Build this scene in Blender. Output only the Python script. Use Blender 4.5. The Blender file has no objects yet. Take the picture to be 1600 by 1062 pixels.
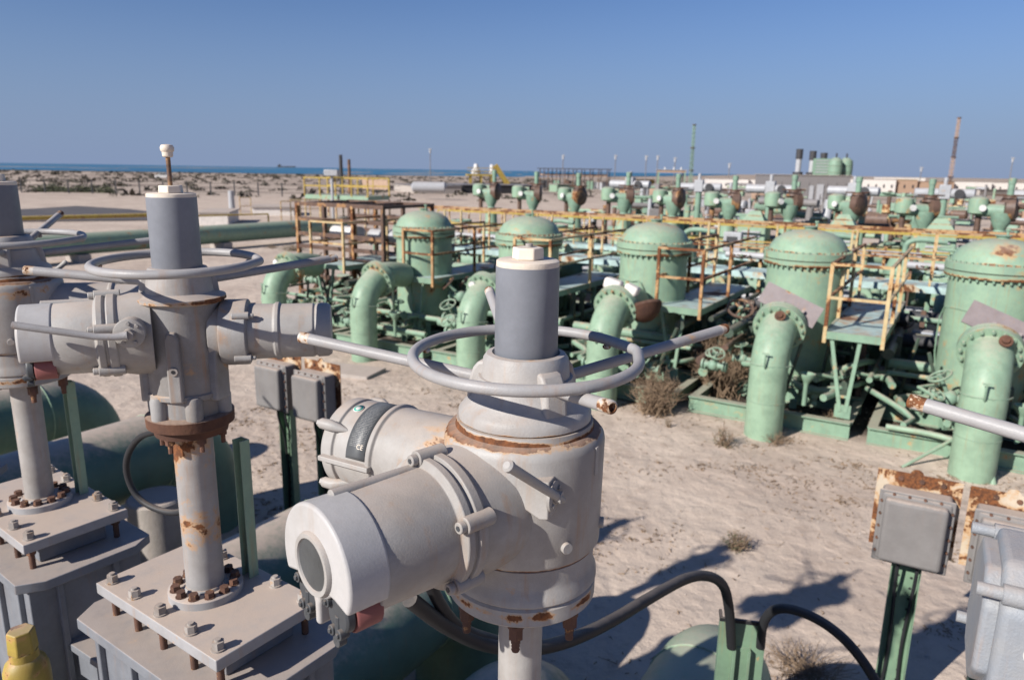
import bpy, math, random
from mathutils import Vector, Matrix, noise
random.seed(7)
R = math.radians
scn = bpy.context.scene
COL = scn.collection
# ------------------------------------------------------------------ camera
H = 4.1; FPX = 1135.0; PITCH = R(13.1); ROLL = R(0.9)
cd = bpy.data.cameras.new("camera"); cam = bpy.data.objects.new("camera", cd); COL.objects.link(cam)
cd.sensor_width = 36; cd.lens = 36 * FPX / 1600; cd.clip_start = 0.05; cd.clip_end = 30000
fw = Vector((0, math.cos(PITCH), -math.sin(PITCH))); u0 = Vector((0, math.sin(PITCH), math.cos(PITCH))); r0 = Vector((1, 0, 0))
rt = r0 * math.cos(ROLL) + u0 * math.sin(ROLL); up = u0 * math.cos(ROLL) - r0 * math.sin(ROLL)
CAMP = Vector((0, 0, H))
m = Matrix((rt, up, -fw)).transposed().to_4x4(); m.translation = CAMP
cam.matrix_world = m
scn.camera = cam
cd.dof.use_dof = True; cd.dof.focus_distance = 1.62; cd.dof.aperture_fstop = 4.6; cd.dof.aperture_blades = 0
def ray(px, py): return fw + rt * ((px - 800) / FPX) - up * ((py - 531) / FPX)
def atz(px, py, z):
    r = ray(px, py); return CAMP + r * ((z - H) / r.z)
def aty(px, py, y):
    r = ray(px, py); return CAMP + r * (y / r.y)
# ------------------------------------------------------------------ light
SUN_AZ = R(38.0); SUN_EL = R(30.5)       # direction the light travels, in plan, from +x
w = bpy.data.worlds.new("World"); scn.world = w; w.use_nodes = True
nt = w.node_tree; bg = nt.nodes["Background"]
sky = nt.nodes.new("ShaderNodeTexSky"); sky.sky_type = 'NISHITA'; sky.sun_disc = False
sky.sun_elevation = SUN_EL; sky.sun_rotation = R(90) - (SUN_AZ + math.pi)
sky.altitude = 0; sky.air_density = 1.0; sky.dust_density = 0.1; sky.ozone_density = 4.0
tint = nt.nodes.new("ShaderNodeMix"); tint.data_type = 'RGBA'; tint.blend_type = 'MULTIPLY'
tint.inputs[0].default_value = 1.0; tint.inputs[7].default_value = (0.92, 1.03, 1.33, 1)
nt.links.new(sky.outputs[0], tint.inputs[6]); 
gm = nt.nodes.new("ShaderNodeTexCoord"); sp_ = nt.nodes.new("ShaderNodeSeparateXYZ"); nt.links.new(gm.outputs['Generated'], sp_.inputs[0])
mr = nt.nodes.new("ShaderNodeMapRange"); mr.interpolation_type = 'SMOOTHSTEP'; nt.links.new(sp_.outputs[2], mr.inputs[0])
mr.inputs[1].default_value = -0.02; mr.inputs[2].default_value = 0.26; mr.inputs[3].default_value = 0.93; mr.inputs[4].default_value = 0.0
hz = nt.nodes.new("ShaderNodeMix"); hz.data_type = 'RGBA'; hz.inputs[7].default_value = (3.3, 4.45, 7.1, 1)
nt.links.new(mr.outputs[0], hz.inputs[0]); nt.links.new(tint.outputs[2], hz.inputs[6]); nt.links.new(hz.outputs[2], bg.inputs[0])
bg.inputs[1].default_value = 0.050
sd = bpy.data.lights.new("sun", 'SUN'); sun = bpy.data.objects.new("sun", sd); COL.objects.link(sun)
sd.energy = 5.0; sd.angle = R(0.53); sd.color = (1.0, 0.945, 0.875)
tdir = Vector((math.cos(SUN_EL) * math.cos(SUN_AZ), math.cos(SUN_EL) * math.sin(SUN_AZ), -math.sin(SUN_EL)))
sun.rotation_euler = tdir.to_track_quat('-Z', 'Y').to_euler()
scn.view_settings.view_transform = 'Standard'; scn.view_settings.look = 'None'
scn.view_settings.exposure = 0.46; scn.view_settings.gamma = 1
scn.cycles.max_bounces = 6
# ------------------------------------------------------------------ node helpers
class NT:
    def __init__(s, name):
        s.m = bpy.data.materials.new(name); s.m.use_nodes = True
        s.t = s.m.node_tree; s.b = s.t.nodes["Principled BSDF"]
    def n(s, typ, **kw):
        n = s.t.nodes.new("ShaderNode" + typ)
        for k, v in kw.items(): setattr(n, k, v)
        return n
    def l(s, a, b): s.t.links.new(a, b)
    def put(s, sock, v):
        if hasattr(v, 'is_linked') or isinstance(v, bpy.types.NodeSocket): s.l(v, sock)
        elif isinstance(v, (tuple, list)) and len(v) == 3 and sock.type == 'RGBA': sock.default_value = (*v, 1)
        else: sock.default_value = v
    def math(s, op, a, b=0.0, c=None):
        n = s.n("Math", operation=op); s.put(n.inputs[0], a); s.put(n.inputs[1], b)
        if c is not None: s.put(n.inputs[2], c)
        return n.outputs[0]
    def mix(s, f, a, b, mode='MIX'):
        n = s.n("Mix", data_type='RGBA', blend_type=mode); s.put(n.inputs[0], f); s.put(n.inputs[6], a); s.put(n.inputs[7], b)
        return n.outputs[2]
    def step(s, v, lo, hi, o0=0.0, o1=1.0):
        n = s.n("MapRange"); n.interpolation_type = 'SMOOTHSTEP'
        s.put(n.inputs[0], v); n.inputs[1].default_value = lo; n.inputs[2].default_value = hi
        n.inputs[3].default_value = o0; n.inputs[4].default_value = o1
        return n.outputs[0]
    def noise(s, vec, scale, detail=6, rough=0.6, dist=0.0):
        n = s.n("TexNoise"); s.l(vec, n.inputs['Vector']); n.inputs['Scale'].default_value = scale
        n.inputs['Detail'].default_value = detail; n.inputs['Roughness'].default_value = rough; n.inputs['Distortion'].default_value = dist
        return n.outputs[0]
    def coord(s, rnd=True):
        tc = s.n("TexCoord")
        if not rnd: return tc.outputs['Object']
        oi = s.n("ObjectInfo"); a = s.n("VectorMath", operation='ADD')
        s.l(tc.outputs['Object'], a.inputs[0]); k = s.math('MULTIPLY', oi.outputs['Random'], 37.0); s.l(k, a.inputs[1])
        return a.outputs[0]
    def bump(s, h, dist, strength=1.0, prev=None):
        n = s.n("Bump"); s.l(h, n.inputs['Height']); n.inputs['Distance'].default_value = dist; n.inputs['Strength'].default_value = strength
        if prev is not None: s.l(prev, n.inputs['Normal'])
        return n.outputs[0]
SAND = (0.50, 0.40, 0.325)
def paint(name, c1, c2=None, rust=0.25, rscale=6.0, rough=0.5, bumpd=0.0006, bscale=260, dust=0.35, streak=0.35, bands=(), metal=0.0, chip=True, stain=(0.33, 0.17, 0.07), spot=None):
    """weathered paint: mottled coat, brown run-off, chipped rust, wind-blown sand on the tops; bands = object-space heights where rust gathers"""
    s = NT(name); c2 = c2 or tuple(v * 0.82 for v in c1)
    co = s.coord(); raw = s.n("TexCoord").outputs['Object']
    col = s.mix(s.step(s.noise(co, 5, 7, 0.65), 0.35, 0.68), c1, c2)
    fine = s.noise(co, 60, 4, 0.7)
    col = s.mix(s.step(fine, 0.25, 0.75, 0.0, 0.16), col, tuple(v * 0.55 for v in c1))
    mp = s.n("Mapping"); s.l(co, mp.inputs[0]); mp.inputs[3].default_value = (9, 9, 0.7)
    st = s.step(s.noise(mp.outputs[0], 3.0, 6, 0.65), 0.52, 0.78, 0, streak)
    col = s.mix(st, col, stain)
    if rust > 0 or bands:
        rn = s.noise(co, rscale, 10, 0.68, 0.3)
        v = rn
        for (z, hw, stg) in bands:
            sx = s.n("SeparateXYZ"); s.l(raw, sx.inputs[0])
            d = s.math('ABSOLUTE', s.math('SUBTRACT', sx.outputs[2], z))
            v = s.math('ADD', v, s.step(d, 0.0, hw, stg, 0.0))
        if spot:
            dv = s.n("VectorMath", operation='DISTANCE'); s.l(raw, dv.inputs[0]); dv.inputs[1].default_value = spot[0]
            v = s.math('ADD', v, s.step(dv.outputs['Value'], 0.0, spot[1], spot[2], 0.0))
        th = 0.80 - 0.27 * rust
        halo = s.step(v, th - 0.085, th, 0, 0.75); core = s.step(v, th - 0.012, th + 0.012)
        rn2 = s.noise(co, 45, 6, 0.7)
        rc = s.mix(s.step(rn2, 0.3, 0.7), (0.215, 0.08, 0.028), (0.06, 0.026, 0.015))
        col = s.mix(halo, col, (0.46, 0.25, 0.10)); col = s.mix(core, col, rc)
        rr = s.step(core, 0, 1, rough, 0.85)
    else: rr = rough; core = None
    if dust > 0:
        g = s.n("NewGeometry"); sx = s.n("SeparateXYZ"); s.l(g.outputs['Normal'], sx.inputs[0])
        dn = s.math('ADD', s.math('MULTIPLY', s.noise(co, 14, 6, 0.7), 0.7), sx.outputs[2])
        col = s.mix(s.step(dn, 0.85, 1.45, 0, dust), col, SAND)
    s.l(col, s.b.inputs['Base Color']); s.put(s.b.inputs['Roughness'], rr); s.b.inputs['Metallic'].default_value = metal
    s.b.inputs['Specular IOR Level'].default_value = 0.35
    nb = s.bump(s.noise(co, bscale, 3, 0.6), bumpd)
    if core is not None: nb = s.bump(s.math('MULTIPLY', core, rn2), 0.002, 0.8, nb)
    s.l(nb, s.b.inputs['Normal'])
    return s.m
def plain(name, c, rough=0.6, metal=0.0, var=0.25, bumpd=0.0, bscale=80, dust=0.0):
    return paint(name, c, tuple(v * (1 - var) for v in c), rust=0, rough=rough, bumpd=bumpd or 0.0002, bscale=bscale, dust=dust, streak=0.0, metal=metal)
GREY = (0.362, 0.350, 0.336)
M = {}
M['grey'] = paint("grey paint", GREY, (0.275, 0.256, 0.238), rust=0.24, rscale=7, dust=0.5, streak=0.45, bumpd=0.0005)
M['greydirty'] = paint("grimy grey paint", (0.30, 0.295, 0.292), (0.20, 0.185, 0.172), rust=0.42, rscale=6, dust=0.6, streak=0.7, bumpd=0.0005)
M['greyband'] = paint("grey paint rusting at joints", GREY, (0.275, 0.256, 0.238), rust=0.2, rscale=7, dust=0.45, streak=0.6, bands=((0.915, 0.018, 0.30), (0.885, 0.05, 0.10), (0.652, 0.008, 0.24)), bumpd=0.0005, spot=((-0.15, -0.03, 0.90), 0.13, 0.22))
M['greyspot'] = paint("grey paint with rust run-off", GREY, (0.275, 0.256, 0.238), rust=0.2, rscale=7, dust=0.5, streak=0.45, bumpd=0.0005, spot=((-0.15, 0.0, 0.885), 0.17, 0.21))
M['hub'] = paint("grey hub casting", (0.385, 0.372, 0.36), (0.295, 0.275, 0.26), rust=0.12, dust=0.4, streak=0.4, bands=((0.929, 0.011, 0.34), (1.072, 0.014, 0.2)))
M['hubdark'] = paint("grey hub casting sand caked", (0.36, 0.34, 0.33), (0.27, 0.25, 0.23), rust=0.12, dust=0.6, streak=0.5, bands=((0.955, 0.02, 0.25),))
M['greyflange'] = paint("grey flange with rust seam", (0.365, 0.355, 0.345), (0.285, 0.268, 0.25), rust=0.24, rscale=12, dust=0.3, bands=((0.548, 0.02, 0.19),), streak=0.6)
M['hood'] = paint("pale grey moulded hood", (0.435, 0.425, 0.42), (0.37, 0.36, 0.35), rust=0.0, dust=0.1, streak=0.15, bumpd=0.0003)
M['wheel'] = paint("grey handwheel tube", (0.335, 0.33, 0.332), (0.28, 0.272, 0.27), rust=0.33, rscale=5, rough=0.45, dust=0.2, streak=0.3)
M['blueweather'] = paint("weathered blue grey casting", (0.23, 0.255, 0.29), (0.29, 0.29, 0.29), rust=0.32, rscale=14, dust=0.35, streak=0.4, bumpd=0.0012)
M['tip'] = paint("rusty bar end", (0.55, 0.52, 0.48), rust=1.05, rscale=22, dust=0)
M['tube'] = paint("slate grey plastic sleeve", (0.20, 0.212, 0.24), (0.165, 0.176, 0.20), rust=0, rough=0.48, bumpd=0.0002, dust=0.0, streak=0.1, stain=(0.3, 0.28, 0.26))
M['cream'] = paint("cream cap plastic", (0.74, 0.66, 0.56), (0.62, 0.52, 0.42), rust=0.08, rscale=40, rough=0.6, dust=0.4, streak=0.1)
M['plate'] = paint("grey plate under sand", (0.33, 0.33, 0.34), (0.27, 0.27, 0.275), rust=0.36, rscale=8, dust=0.92, streak=0.4)
M['bonnet'] = paint("blue grey casting", (0.19, 0.205, 0.23), (0.145, 0.155, 0.175), rust=0.24, rscale=7, dust=0.6, streak=0.25)
M['rust'] = paint("brown rusted steel", (0.12, 0.055, 0.033), (0.06, 0.03, 0.022), rust=0.35, rscale=12, rough=0.85, bumpd=0.002, bscale=90, dust=0.45, streak=0.1)
M['chipped'] = paint("grey column paint flaking to rust", (0.325, 0.318, 0.315), (0.26, 0.248, 0.24), rust=0.74, rscale=4.5, dust=0.2, streak=0.5, bumpd=0.0005)
M['rustplate'] = paint("cream plate eaten by rust", (0.52, 0.44, 0.34), rust=1.14, rscale=5, dust=0.1, streak=0.3)
M['rustnut'] = paint("corroded nut", (0.15, 0.075, 0.05), (0.07, 0.04, 0.03), rust=0.5, rscale=60, rough=0.85, bumpd=0.001, bscale=220, dust=0.0, streak=0)
M['bolt'] = paint("weathered zinc bolt", (0.36, 0.34, 0.32), (0.2, 0.17, 0.15), rust=0.55, rscale=30, dust=0.5, streak=0)
G1 = (0.255, 0.375, 0.262)
M['green'] = paint("pale green paint", G1, (0.21, 0.315, 0.235), rust=0.6, rscale=1.5, rough=0.5, bumpd=0.0012, bscale=60, dust=0.4, streak=0.55, bands=((2.79, 0.03, 0.16), (2.57, 0.05, 0.17)))
M['greenpipe'] = paint("pale green pipe paint", (0.255, 0.372, 0.262), (0.20, 0.295, 0.21), rust=0.26, rscale=2, rough=0.48, bumpd=0.001, bscale=60, dust=0.5, streak=0.35)
M['dustyshadepipe'] = paint("green pipe with painted shade, sand on its back", (0.12, 0.205, 0.155), (0.10, 0.17, 0.13), rust=0.15, rscale=3, rough=0.5, dust=0.95, streak=0.2)  # darker copy of the pipe green, valve shade painted in; sand is dust
M['greenrust'] = paint("green steelwork with rust", (0.21, 0.33, 0.235), (0.165, 0.26, 0.19), rust=0.5, rscale=3.5, rough=0.55, dust=0.6, streak=0.35)
M['greendark'] = paint("faded green valve body", (0.21, 0.33, 0.245), (0.16, 0.25, 0.19), rust=0.42, rscale=3, rough=0.55, dust=0.4, streak=0.4)
M['preshaded'] = paint("green steel with painted shade", (0.065, 0.10, 0.075), (0.035, 0.045, 0.035), rust=0.5, rscale=4, rough=0.5, dust=0.3, streak=0.3)  # green steel darkened so the shade under the decks sits in its colour
M['channel'] = paint("olive green channel steel", (0.17, 0.27, 0.18), (0.13, 0.2, 0.14), rust=0.25, rscale=8, dust=0.2)
M['yellow'] = paint("yellow railing with rust", (0.52, 0.42, 0.24), (0.42, 0.32, 0.17), rust=0.9, rscale=2.6, dust=0.15, streak=0.5)
M['yellowrust'] = paint("railing nearly all rust", (0.40, 0.28, 0.15), (0.3, 0.17, 0.09), rust=1.12, rscale=2.2, dust=0.1, streak=0.6)
M['brightyellow'] = paint("bright yellow paint", (0.42, 0.32, 0.06), (0.28, 0.2, 0.045), rust=0.75, rscale=8, rough=0.5, dust=0.4, streak=0.5)
M['deck'] = paint("pale blue green deck plate", (0.42, 0.57, 0.56), (0.28, 0.38, 0.36), rust=0.74, rscale=1.3, dust=0.12, streak=0.1)
M['box'] = paint("grey brown enclosure", (0.20, 0.19, 0.185), (0.17, 0.16, 0.155), rust=0.1, rscale=9, rough=0.7, dust=0.75, streak=0.1)
M['boxgrey'] = paint("blue grey enclosure casting", (0.36, 0.40, 0.46), (0.30, 0.33, 0.38), rust=0.18, rscale=12, dust=0.4, streak=0.25)
M['black'] = plain("black rubber", (0.022, 0.023, 0.026), 0.55, dust=0.25)
M['dial'] = plain("dark grey dial plastic", (0.06, 0.065, 0.072), 0.5, bumpd=0.0006, dust=0.3)
M['glass'] = plain("scuffed indicator window", (0.065, 0.07, 0.074), 0.4, var=0.5, bumpd=0.0005)
M['red'] = plain("faded red dial", (0.25, 0.09, 0.085), 0.6, dust=0.15)
M['white'] = plain("white enamel", (0.66, 0.65, 0.63), 0.5, dust=0.3)
M['whitewall'] = paint("dusty white wall", (0.74, 0.70, 0.66), rust=0.1, rscale=0.5, dust=0.2, streak=0.25, bumpd=0.001)
M['tan'] = paint("tan wall", (0.42, 0.29, 0.21), rust=0, dust=0.2, streak=0.2)
M['shed'] = paint("grey ribbed cladding", (0.21, 0.2, 0.2), rust=0, dust=0.1, streak=0.3)
M['silver'] = paint("dull aluminium cladding", (0.40, 0.41, 0.43), rust=0.3, rough=0.4, dust=0.3, streak=0.2)
M['dark'] = plain("dark steel", (0.05, 0.05, 0.055), 0.6)
M['brownsteel'] = paint("brown weathered steel", (0.13, 0.08, 0.06), (0.08, 0.05, 0.04), rust=0.6, rscale=2, dust=0.2, streak=0.3)
M['concrete'] = paint("sand blown concrete", (0.40, 0.36, 0.33), (0.33, 0.30, 0.27), rust=0, rough=0.9, bumpd=0.003, bscale=40, dust=0.6, streak=0.2)
M['mauve'] = paint("bare grey steel plate", (0.235, 0.20, 0.20), (0.19, 0.16, 0.16), rust=0.45, rscale=4, dust=0.2)
M['twig'] = plain("dry twigs", (0.27, 0.19, 0.125), 0.9, var=0.4)
M['leaf'] = plain("grey green saltbush leaf", (0.10, 0.115, 0.06), 0.8, var=0.5)
M['scrub'] = plain("dusty dune scrub", (0.125, 0.11, 0.085), 0.9, var=0.5)
M['teal'] = plain("teal ink", (0.03, 0.38, 0.28), 0.5)
def label_mat():
    s = NT("black nameplate with printed lines"); uv = s.n("UVMap").outputs[0]
    mp = s.n("Mapping"); s.l(uv, mp.inputs[0]); mp.inputs[3].default_value = (1, 1, 1)
    sx = s.n("SeparateXYZ"); s.l(uv, sx.inputs[0])
    rows = s.math('FRACT', s.math('MULTIPLY', sx.outputs[1], 46.0))
    inrow = s.math('MULTIPLY', s.math('GREATER_THAN', rows, 0.32), s.math('LESS_THAN', rows, 0.78))
    rid = s.math('FLOOR', s.math('MULTIPLY', sx.outputs[1], 46.0))
    cv = s.n("CombineXYZ"); s.put(cv.inputs[0], s.math('MULTIPLY', sx.outputs[0], 26.0)); s.put(cv.inputs[1], s.math('MULTIPLY', rid, 3.7))
    word = s.math('GREATER_THAN', s.noise(cv.outputs[0], 1.0, 2, 0.8), 0.47)
    edge = s.math('MULTIPLY', s.math('GREATER_THAN', sx.outputs[0], 0.12), s.math('LESS_THAN', sx.outputs[0], 0.9))
    top = s.math('GREATER_THAN', sx.outputs[1], 0.16)
    k = s.math('MULTIPLY', s.math('MULTIPLY', inrow, word), s.math('MULTIPLY', edge, top))
    col = s.mix(k, (0.075, 0.08, 0.085), (0.22, 0.22, 0.215))
    s.l(col, s.b.inputs['Base Color']); s.b.inputs['Roughness'].default_value = 0.5
    return s.m
M['label'] = label_mat()
# ------------------------------------------------------------------ mesh builder
SPLIT = {'socket_screw', 'boss', 'side_ledge', 'support_steel', 'rim_bolt', 'leg_gusset', 'small_pipework', 'cable', 'louver', 'deck_frame', 'band', 'insulation_pad', 'cover_screw'}
class MB:
    def __init__(s): s.v = []; s.f = []; s.M = Matrix.Identity(4); s.uv = None
    def add(s, vs, fs):
        o = len(s.v); s.v += [s.M @ Vector(v) for v in vs]; s.f += [tuple(i + o for i in f) for f in fs]
    def box(s, c, d, rz=0, tilt=None):
        m = Matrix.Translation(c) @ Matrix.Rotation(rz, 4, 'Z')
        if tilt is not None: m = m @ tilt
        x, y, z = d[0] / 2, d[1] / 2, d[2] / 2
        vs = [m @ Vector(p) for p in ((-x, -y, -z), (x, -y, -z), (x, y, -z), (-x, y, -z), (-x, -y, z), (x, -y, z), (x, y, z), (-x, y, z))]
        s.add(vs, [(3, 2, 1, 0), (4, 5, 6, 7), (0, 1, 5, 4), (1, 2, 6, 5), (2, 3, 7, 6), (3, 0, 4, 7)]); return s
    def frame(s, p0, d):
        d = Vector(d).normalized(); a = Vector((0, 0, 1)) if abs(d.z) < 0.95 else Vector((1, 0, 0))
        x = a.cross(d).normalized(); y = d.cross(x); return x, y, d
    def cyl(s, p0, p1, r0, r1=None, n=16, ph=0.0, caps=True):
        p0 = Vector(p0); p1 = Vector(p1); r1 = r0 if r1 is None else r1
        x, y, d = s.frame(p0, p1 - p0); vs = []
        for p, r in ((p0, r0), (p1, r1)):
            for i in range(n):
                a = 2 * math.pi * i / n + ph; vs.append(p + x * (r * math.cos(a)) + y * (r * math.sin(a)))
        fs = [(i, (i + 1) % n, n + (i + 1) % n, n + i) for i in range(n)]
        if caps: fs += [tuple(range(n - 1, -1, -1)), tuple(range(n, 2 * n))]
        s.add(vs, fs); return s
    def lathe(s, prof, p0=(0, 0, 0), d=(0, 0, 1), n=48, sq=None):
        """prof = [(r, h)...] along d from p0"""
        p0 = Vector(p0); x, y, d = s.frame(p0, d); vs = []; fs = []
        for (r, h) in prof:
            for i in range(n):
                a = 2 * math.pi * i / n; vs.append(p0 + d * h + x * (r * math.cos(a)) + y * (r * math.sin(a)))
        for j in range(len(prof) - 1):
            for i in range(n):
                k = (i + 1) % n; fs.append((j * n + i, j * n + k, (j + 1) * n + k, (j + 1) * n + i))
        fs.append(tuple(range(n - 1, -1, -1))); fs.append(tuple((len(prof) - 1) * n + i for i in range(n)))
        s.add(vs, fs); return s
    def tube(s, pts, r, n=10, closed=False, smooth=0):
        P = [Vector(p) for p in pts]
        for _ in range(smooth):
            Q = [P[0]]
            for a, b in zip(P[:-1], P[1:]): Q += [a * 0.75 + b * 0.25, a * 0.25 + b * 0.75]
            Q.append(P[-1]); P = Q
        rs = r if isinstance(r, (list, tuple)) else [r] * len(P)
        L = len(P); vs = []; fs = []
        t0 = (P[1] - P[0]).normalized(); x = s.frame(None, t0)[0]
        for i, p in enumerate(P):
            if closed: t = (P[(i + 1) % L] - P[i - 1]).normalized()
            else: t = (P[min(i + 1, L - 1)] - P[max(i - 1, 0)]).normalized()
            x = (x - t * x.dot(t)).normalized(); y = t.cross(x)
            for k in range(n):
                a = 2 * math.pi * k / n; vs.append(p + x * (rs[i] * math.cos(a)) + y * (rs[i] * math.sin(a)))
        for i in range(L if closed else L - 1):
            for k in range(n):
                k2 = (k + 1) % n; j = (i + 1) % L; fs.append((i * n + k, i * n + k2, j * n + k2, j * n + k))
        if not closed: fs += [tuple(range(n - 1, -1, -1)), tuple((L - 1) * n + k for k in range(n))]
        s.add(vs, fs); return s
    def ring(s, c, R_, r, n=64, m=12, wob=0.0):
        c = Vector(c)
        P = [c + Vector((R_ * math.cos(a) * (1 + wob * math.cos(3 * a)), R_ * math.sin(a) * (1 + wob * math.sin(2 * a)), wob * 0.3 * R_ * math.sin(a * 2))) for a in [2 * math.pi * i / n for i in range(n)]]
        return s.tube(P, r, m, closed=True)
    def prism(s, out, h0, h1, frame=None):
        """outline [(a,b)] extruded; frame = (origin, ax, bx, n)"""
        o, a, b, nn = frame or (Vector((0, 0, 0)), Vector((1, 0, 0)), Vector((0, 1, 0)), Vector((0, 0, 1)))
        n = len(out); vs = [o + a * p + b * q + nn * h0 for p, q in out] + [o + a * p + b * q + nn * h1 for p, q in out]
        s.add(vs, [tuple(range(n - 1, -1, -1)), tuple(range(n, 2 * n))] + [(i, (i + 1) % n, n + (i + 1) % n, n + i) for i in range(n)]); return s
    def sphere(s, c, r, n=16, sz=1.0, rnd=0.0):
        pr = [(max(0.0008, r * math.sin(math.pi * i / (n // 2))), -r * sz * math.cos(math.pi * i / (n // 2))) for i in range(n // 2 + 1)]
        return s.lathe(pr, c, n=n)
    def bolt(s, p, d, w, h, stud=0.0):
        p = Vector(p); d = Vector(d).normalized()
        s.cyl(p, p + d * h * 0.18, w * 0.66, n=14); s.cyl(p + d * h * 0.18, p + d * h, w * 0.55, n=6, ph=random.random())
        if stud: s.cyl(p + d * h, p + d * (h + stud), w * 0.3, n=8)
        return s
    def islands(s):
        g = list(range(len(s.v)))
        def f(a):
            while g[a] != a: g[a] = g[g[a]]; a = g[a]
            return a
        for fc in s.f:
            for i in fc[1:]: g[f(i)] = f(fc[0])
        out = {}
        for fc in s.f: out.setdefault(f(fc[0]), []).append(fc)
        for fs in out.values():
            ids = sorted({i for fc in fs for i in fc}); mp = {k: n for n, k in enumerate(ids)}
            b = MB(); b.v = [s.v[i] for i in ids]; b.f = [tuple(mp[i] for i in fc) for fc in fs]; yield b
    def build(s, name, mat, parent=None, bevel=0.0, sharp=40, seg=2, label=None, whole=False):
        if name in SPLIT and not whole:
            for b in s.islands(): o = b.build(name, mat, parent, bevel, sharp, seg, label, True)
            return o
        me = bpy.data.meshes.new(name); me.from_pydata(s.v, [], s.f); me.materials.append(M[mat] if isinstance(mat, str) else mat)
        me.polygons.foreach_set('use_smooth', [True] * len(me.polygons)); me.set_sharp_from_angle(angle=R(sharp)); me.update()
        o = bpy.data.objects.new(name, me); COL.objects.link(o)
        if parent is not None: o.parent = parent
        if bevel:
            b = o.modifiers.new("bevel", 'BEVEL'); b.width = bevel; b.segments = seg; b.limit_method = 'ANGLE'; b.angle_limit = R(35); b.harden_normals = False
        if label: o['label'] = label
        return o
def tag(o, label=None, cat=None, group=None, kind=None):
    if label: o['label'] = label
    if cat: o['category'] = cat
    if group: o['group'] = group
    if kind: o['kind'] = kind
    return o
def root(name, loc, rz, label, cat, group=None):
    o = bpy.data.objects.new(name, None); COL.objects.link(o); o.empty_display_size = 0.1
    o.location = loc; o.rotation_euler = (0, 0, rz); return tag(o, label, cat, group)
def copy_tree(o, parent=None):
    kids = [c for c in bpy.data.objects if c.parent == o]
    c = o.copy(); COL.objects.link(c); c.parent = parent
    for k in kids: copy_tree(k, c)
    return c
def place(src, loc, rz, label, group=None, scale=None):
    c = copy_tree(src); c.location = loc; c.rotation_euler = (0, 0, rz); c['label'] = label
    if group: c['group'] = group
    if scale: c.scale = scale
    return c
# site grid: U runs along the rows of valves, V across them, away from the camera
TH = R(-31.7); U = Vector((math.cos(TH), math.sin(TH), 0)); V = Vector((-math.sin(TH), math.cos(TH), 0)); O = Vector((4.05, 11.05, 0))
def G(a, b, z=0.0): return O + U * a + V * b + Vector((0, 0, z))
U = Vector((math.cos(R(-31.7)), math.sin(R(-31.7)), 0)); V = Vector((-U.y, U.x, 0)); O = Vector((4.05, 11.05, 0))
# ================================================================== SETTING
def axis_lines(fine_lo, fine_hi, step, far_lo, far_hi, g=1.22):
    L = [fine_lo + i * step for i in range(int((fine_hi - fine_lo) / step) + 1)]
    d = step; x = L[-1]
    while x < far_hi: d *= g; x += d; L.append(x)
    d = step; x = L[0]; A = []
    while x > far_lo: d *= g; x -= d; A.append(x)
    return A[::-1] + L
def gh(x, y):
    """height of the sand"""
    z = 0.03 * noise.noise(Vector((x * 0.9, y * 0.9, 0))) + 0.012 * noise.noise(Vector((x * 4, y * 4, 3)))
    z += 0.05 * noise.noise(Vector((x * 0.22, y * 0.22, 7)))
    dist = math.hypot(x, y)
    if dist > 75:
        k = min(1.0, (dist - 75) / 200)
        right = 1.0 if x < 0.12 * y else max(0.12, 1 - (x - 0.12 * y) / (0.15 * y))
        z += k * right * (0.55 * max(0, noise.noise(Vector((x * 0.02, y * 0.03, 1))) + 0.25) + 0.45 * max(0, noise.noise(Vector((x * 0.07, y * 0.1, 5)))))
    return z
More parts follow.
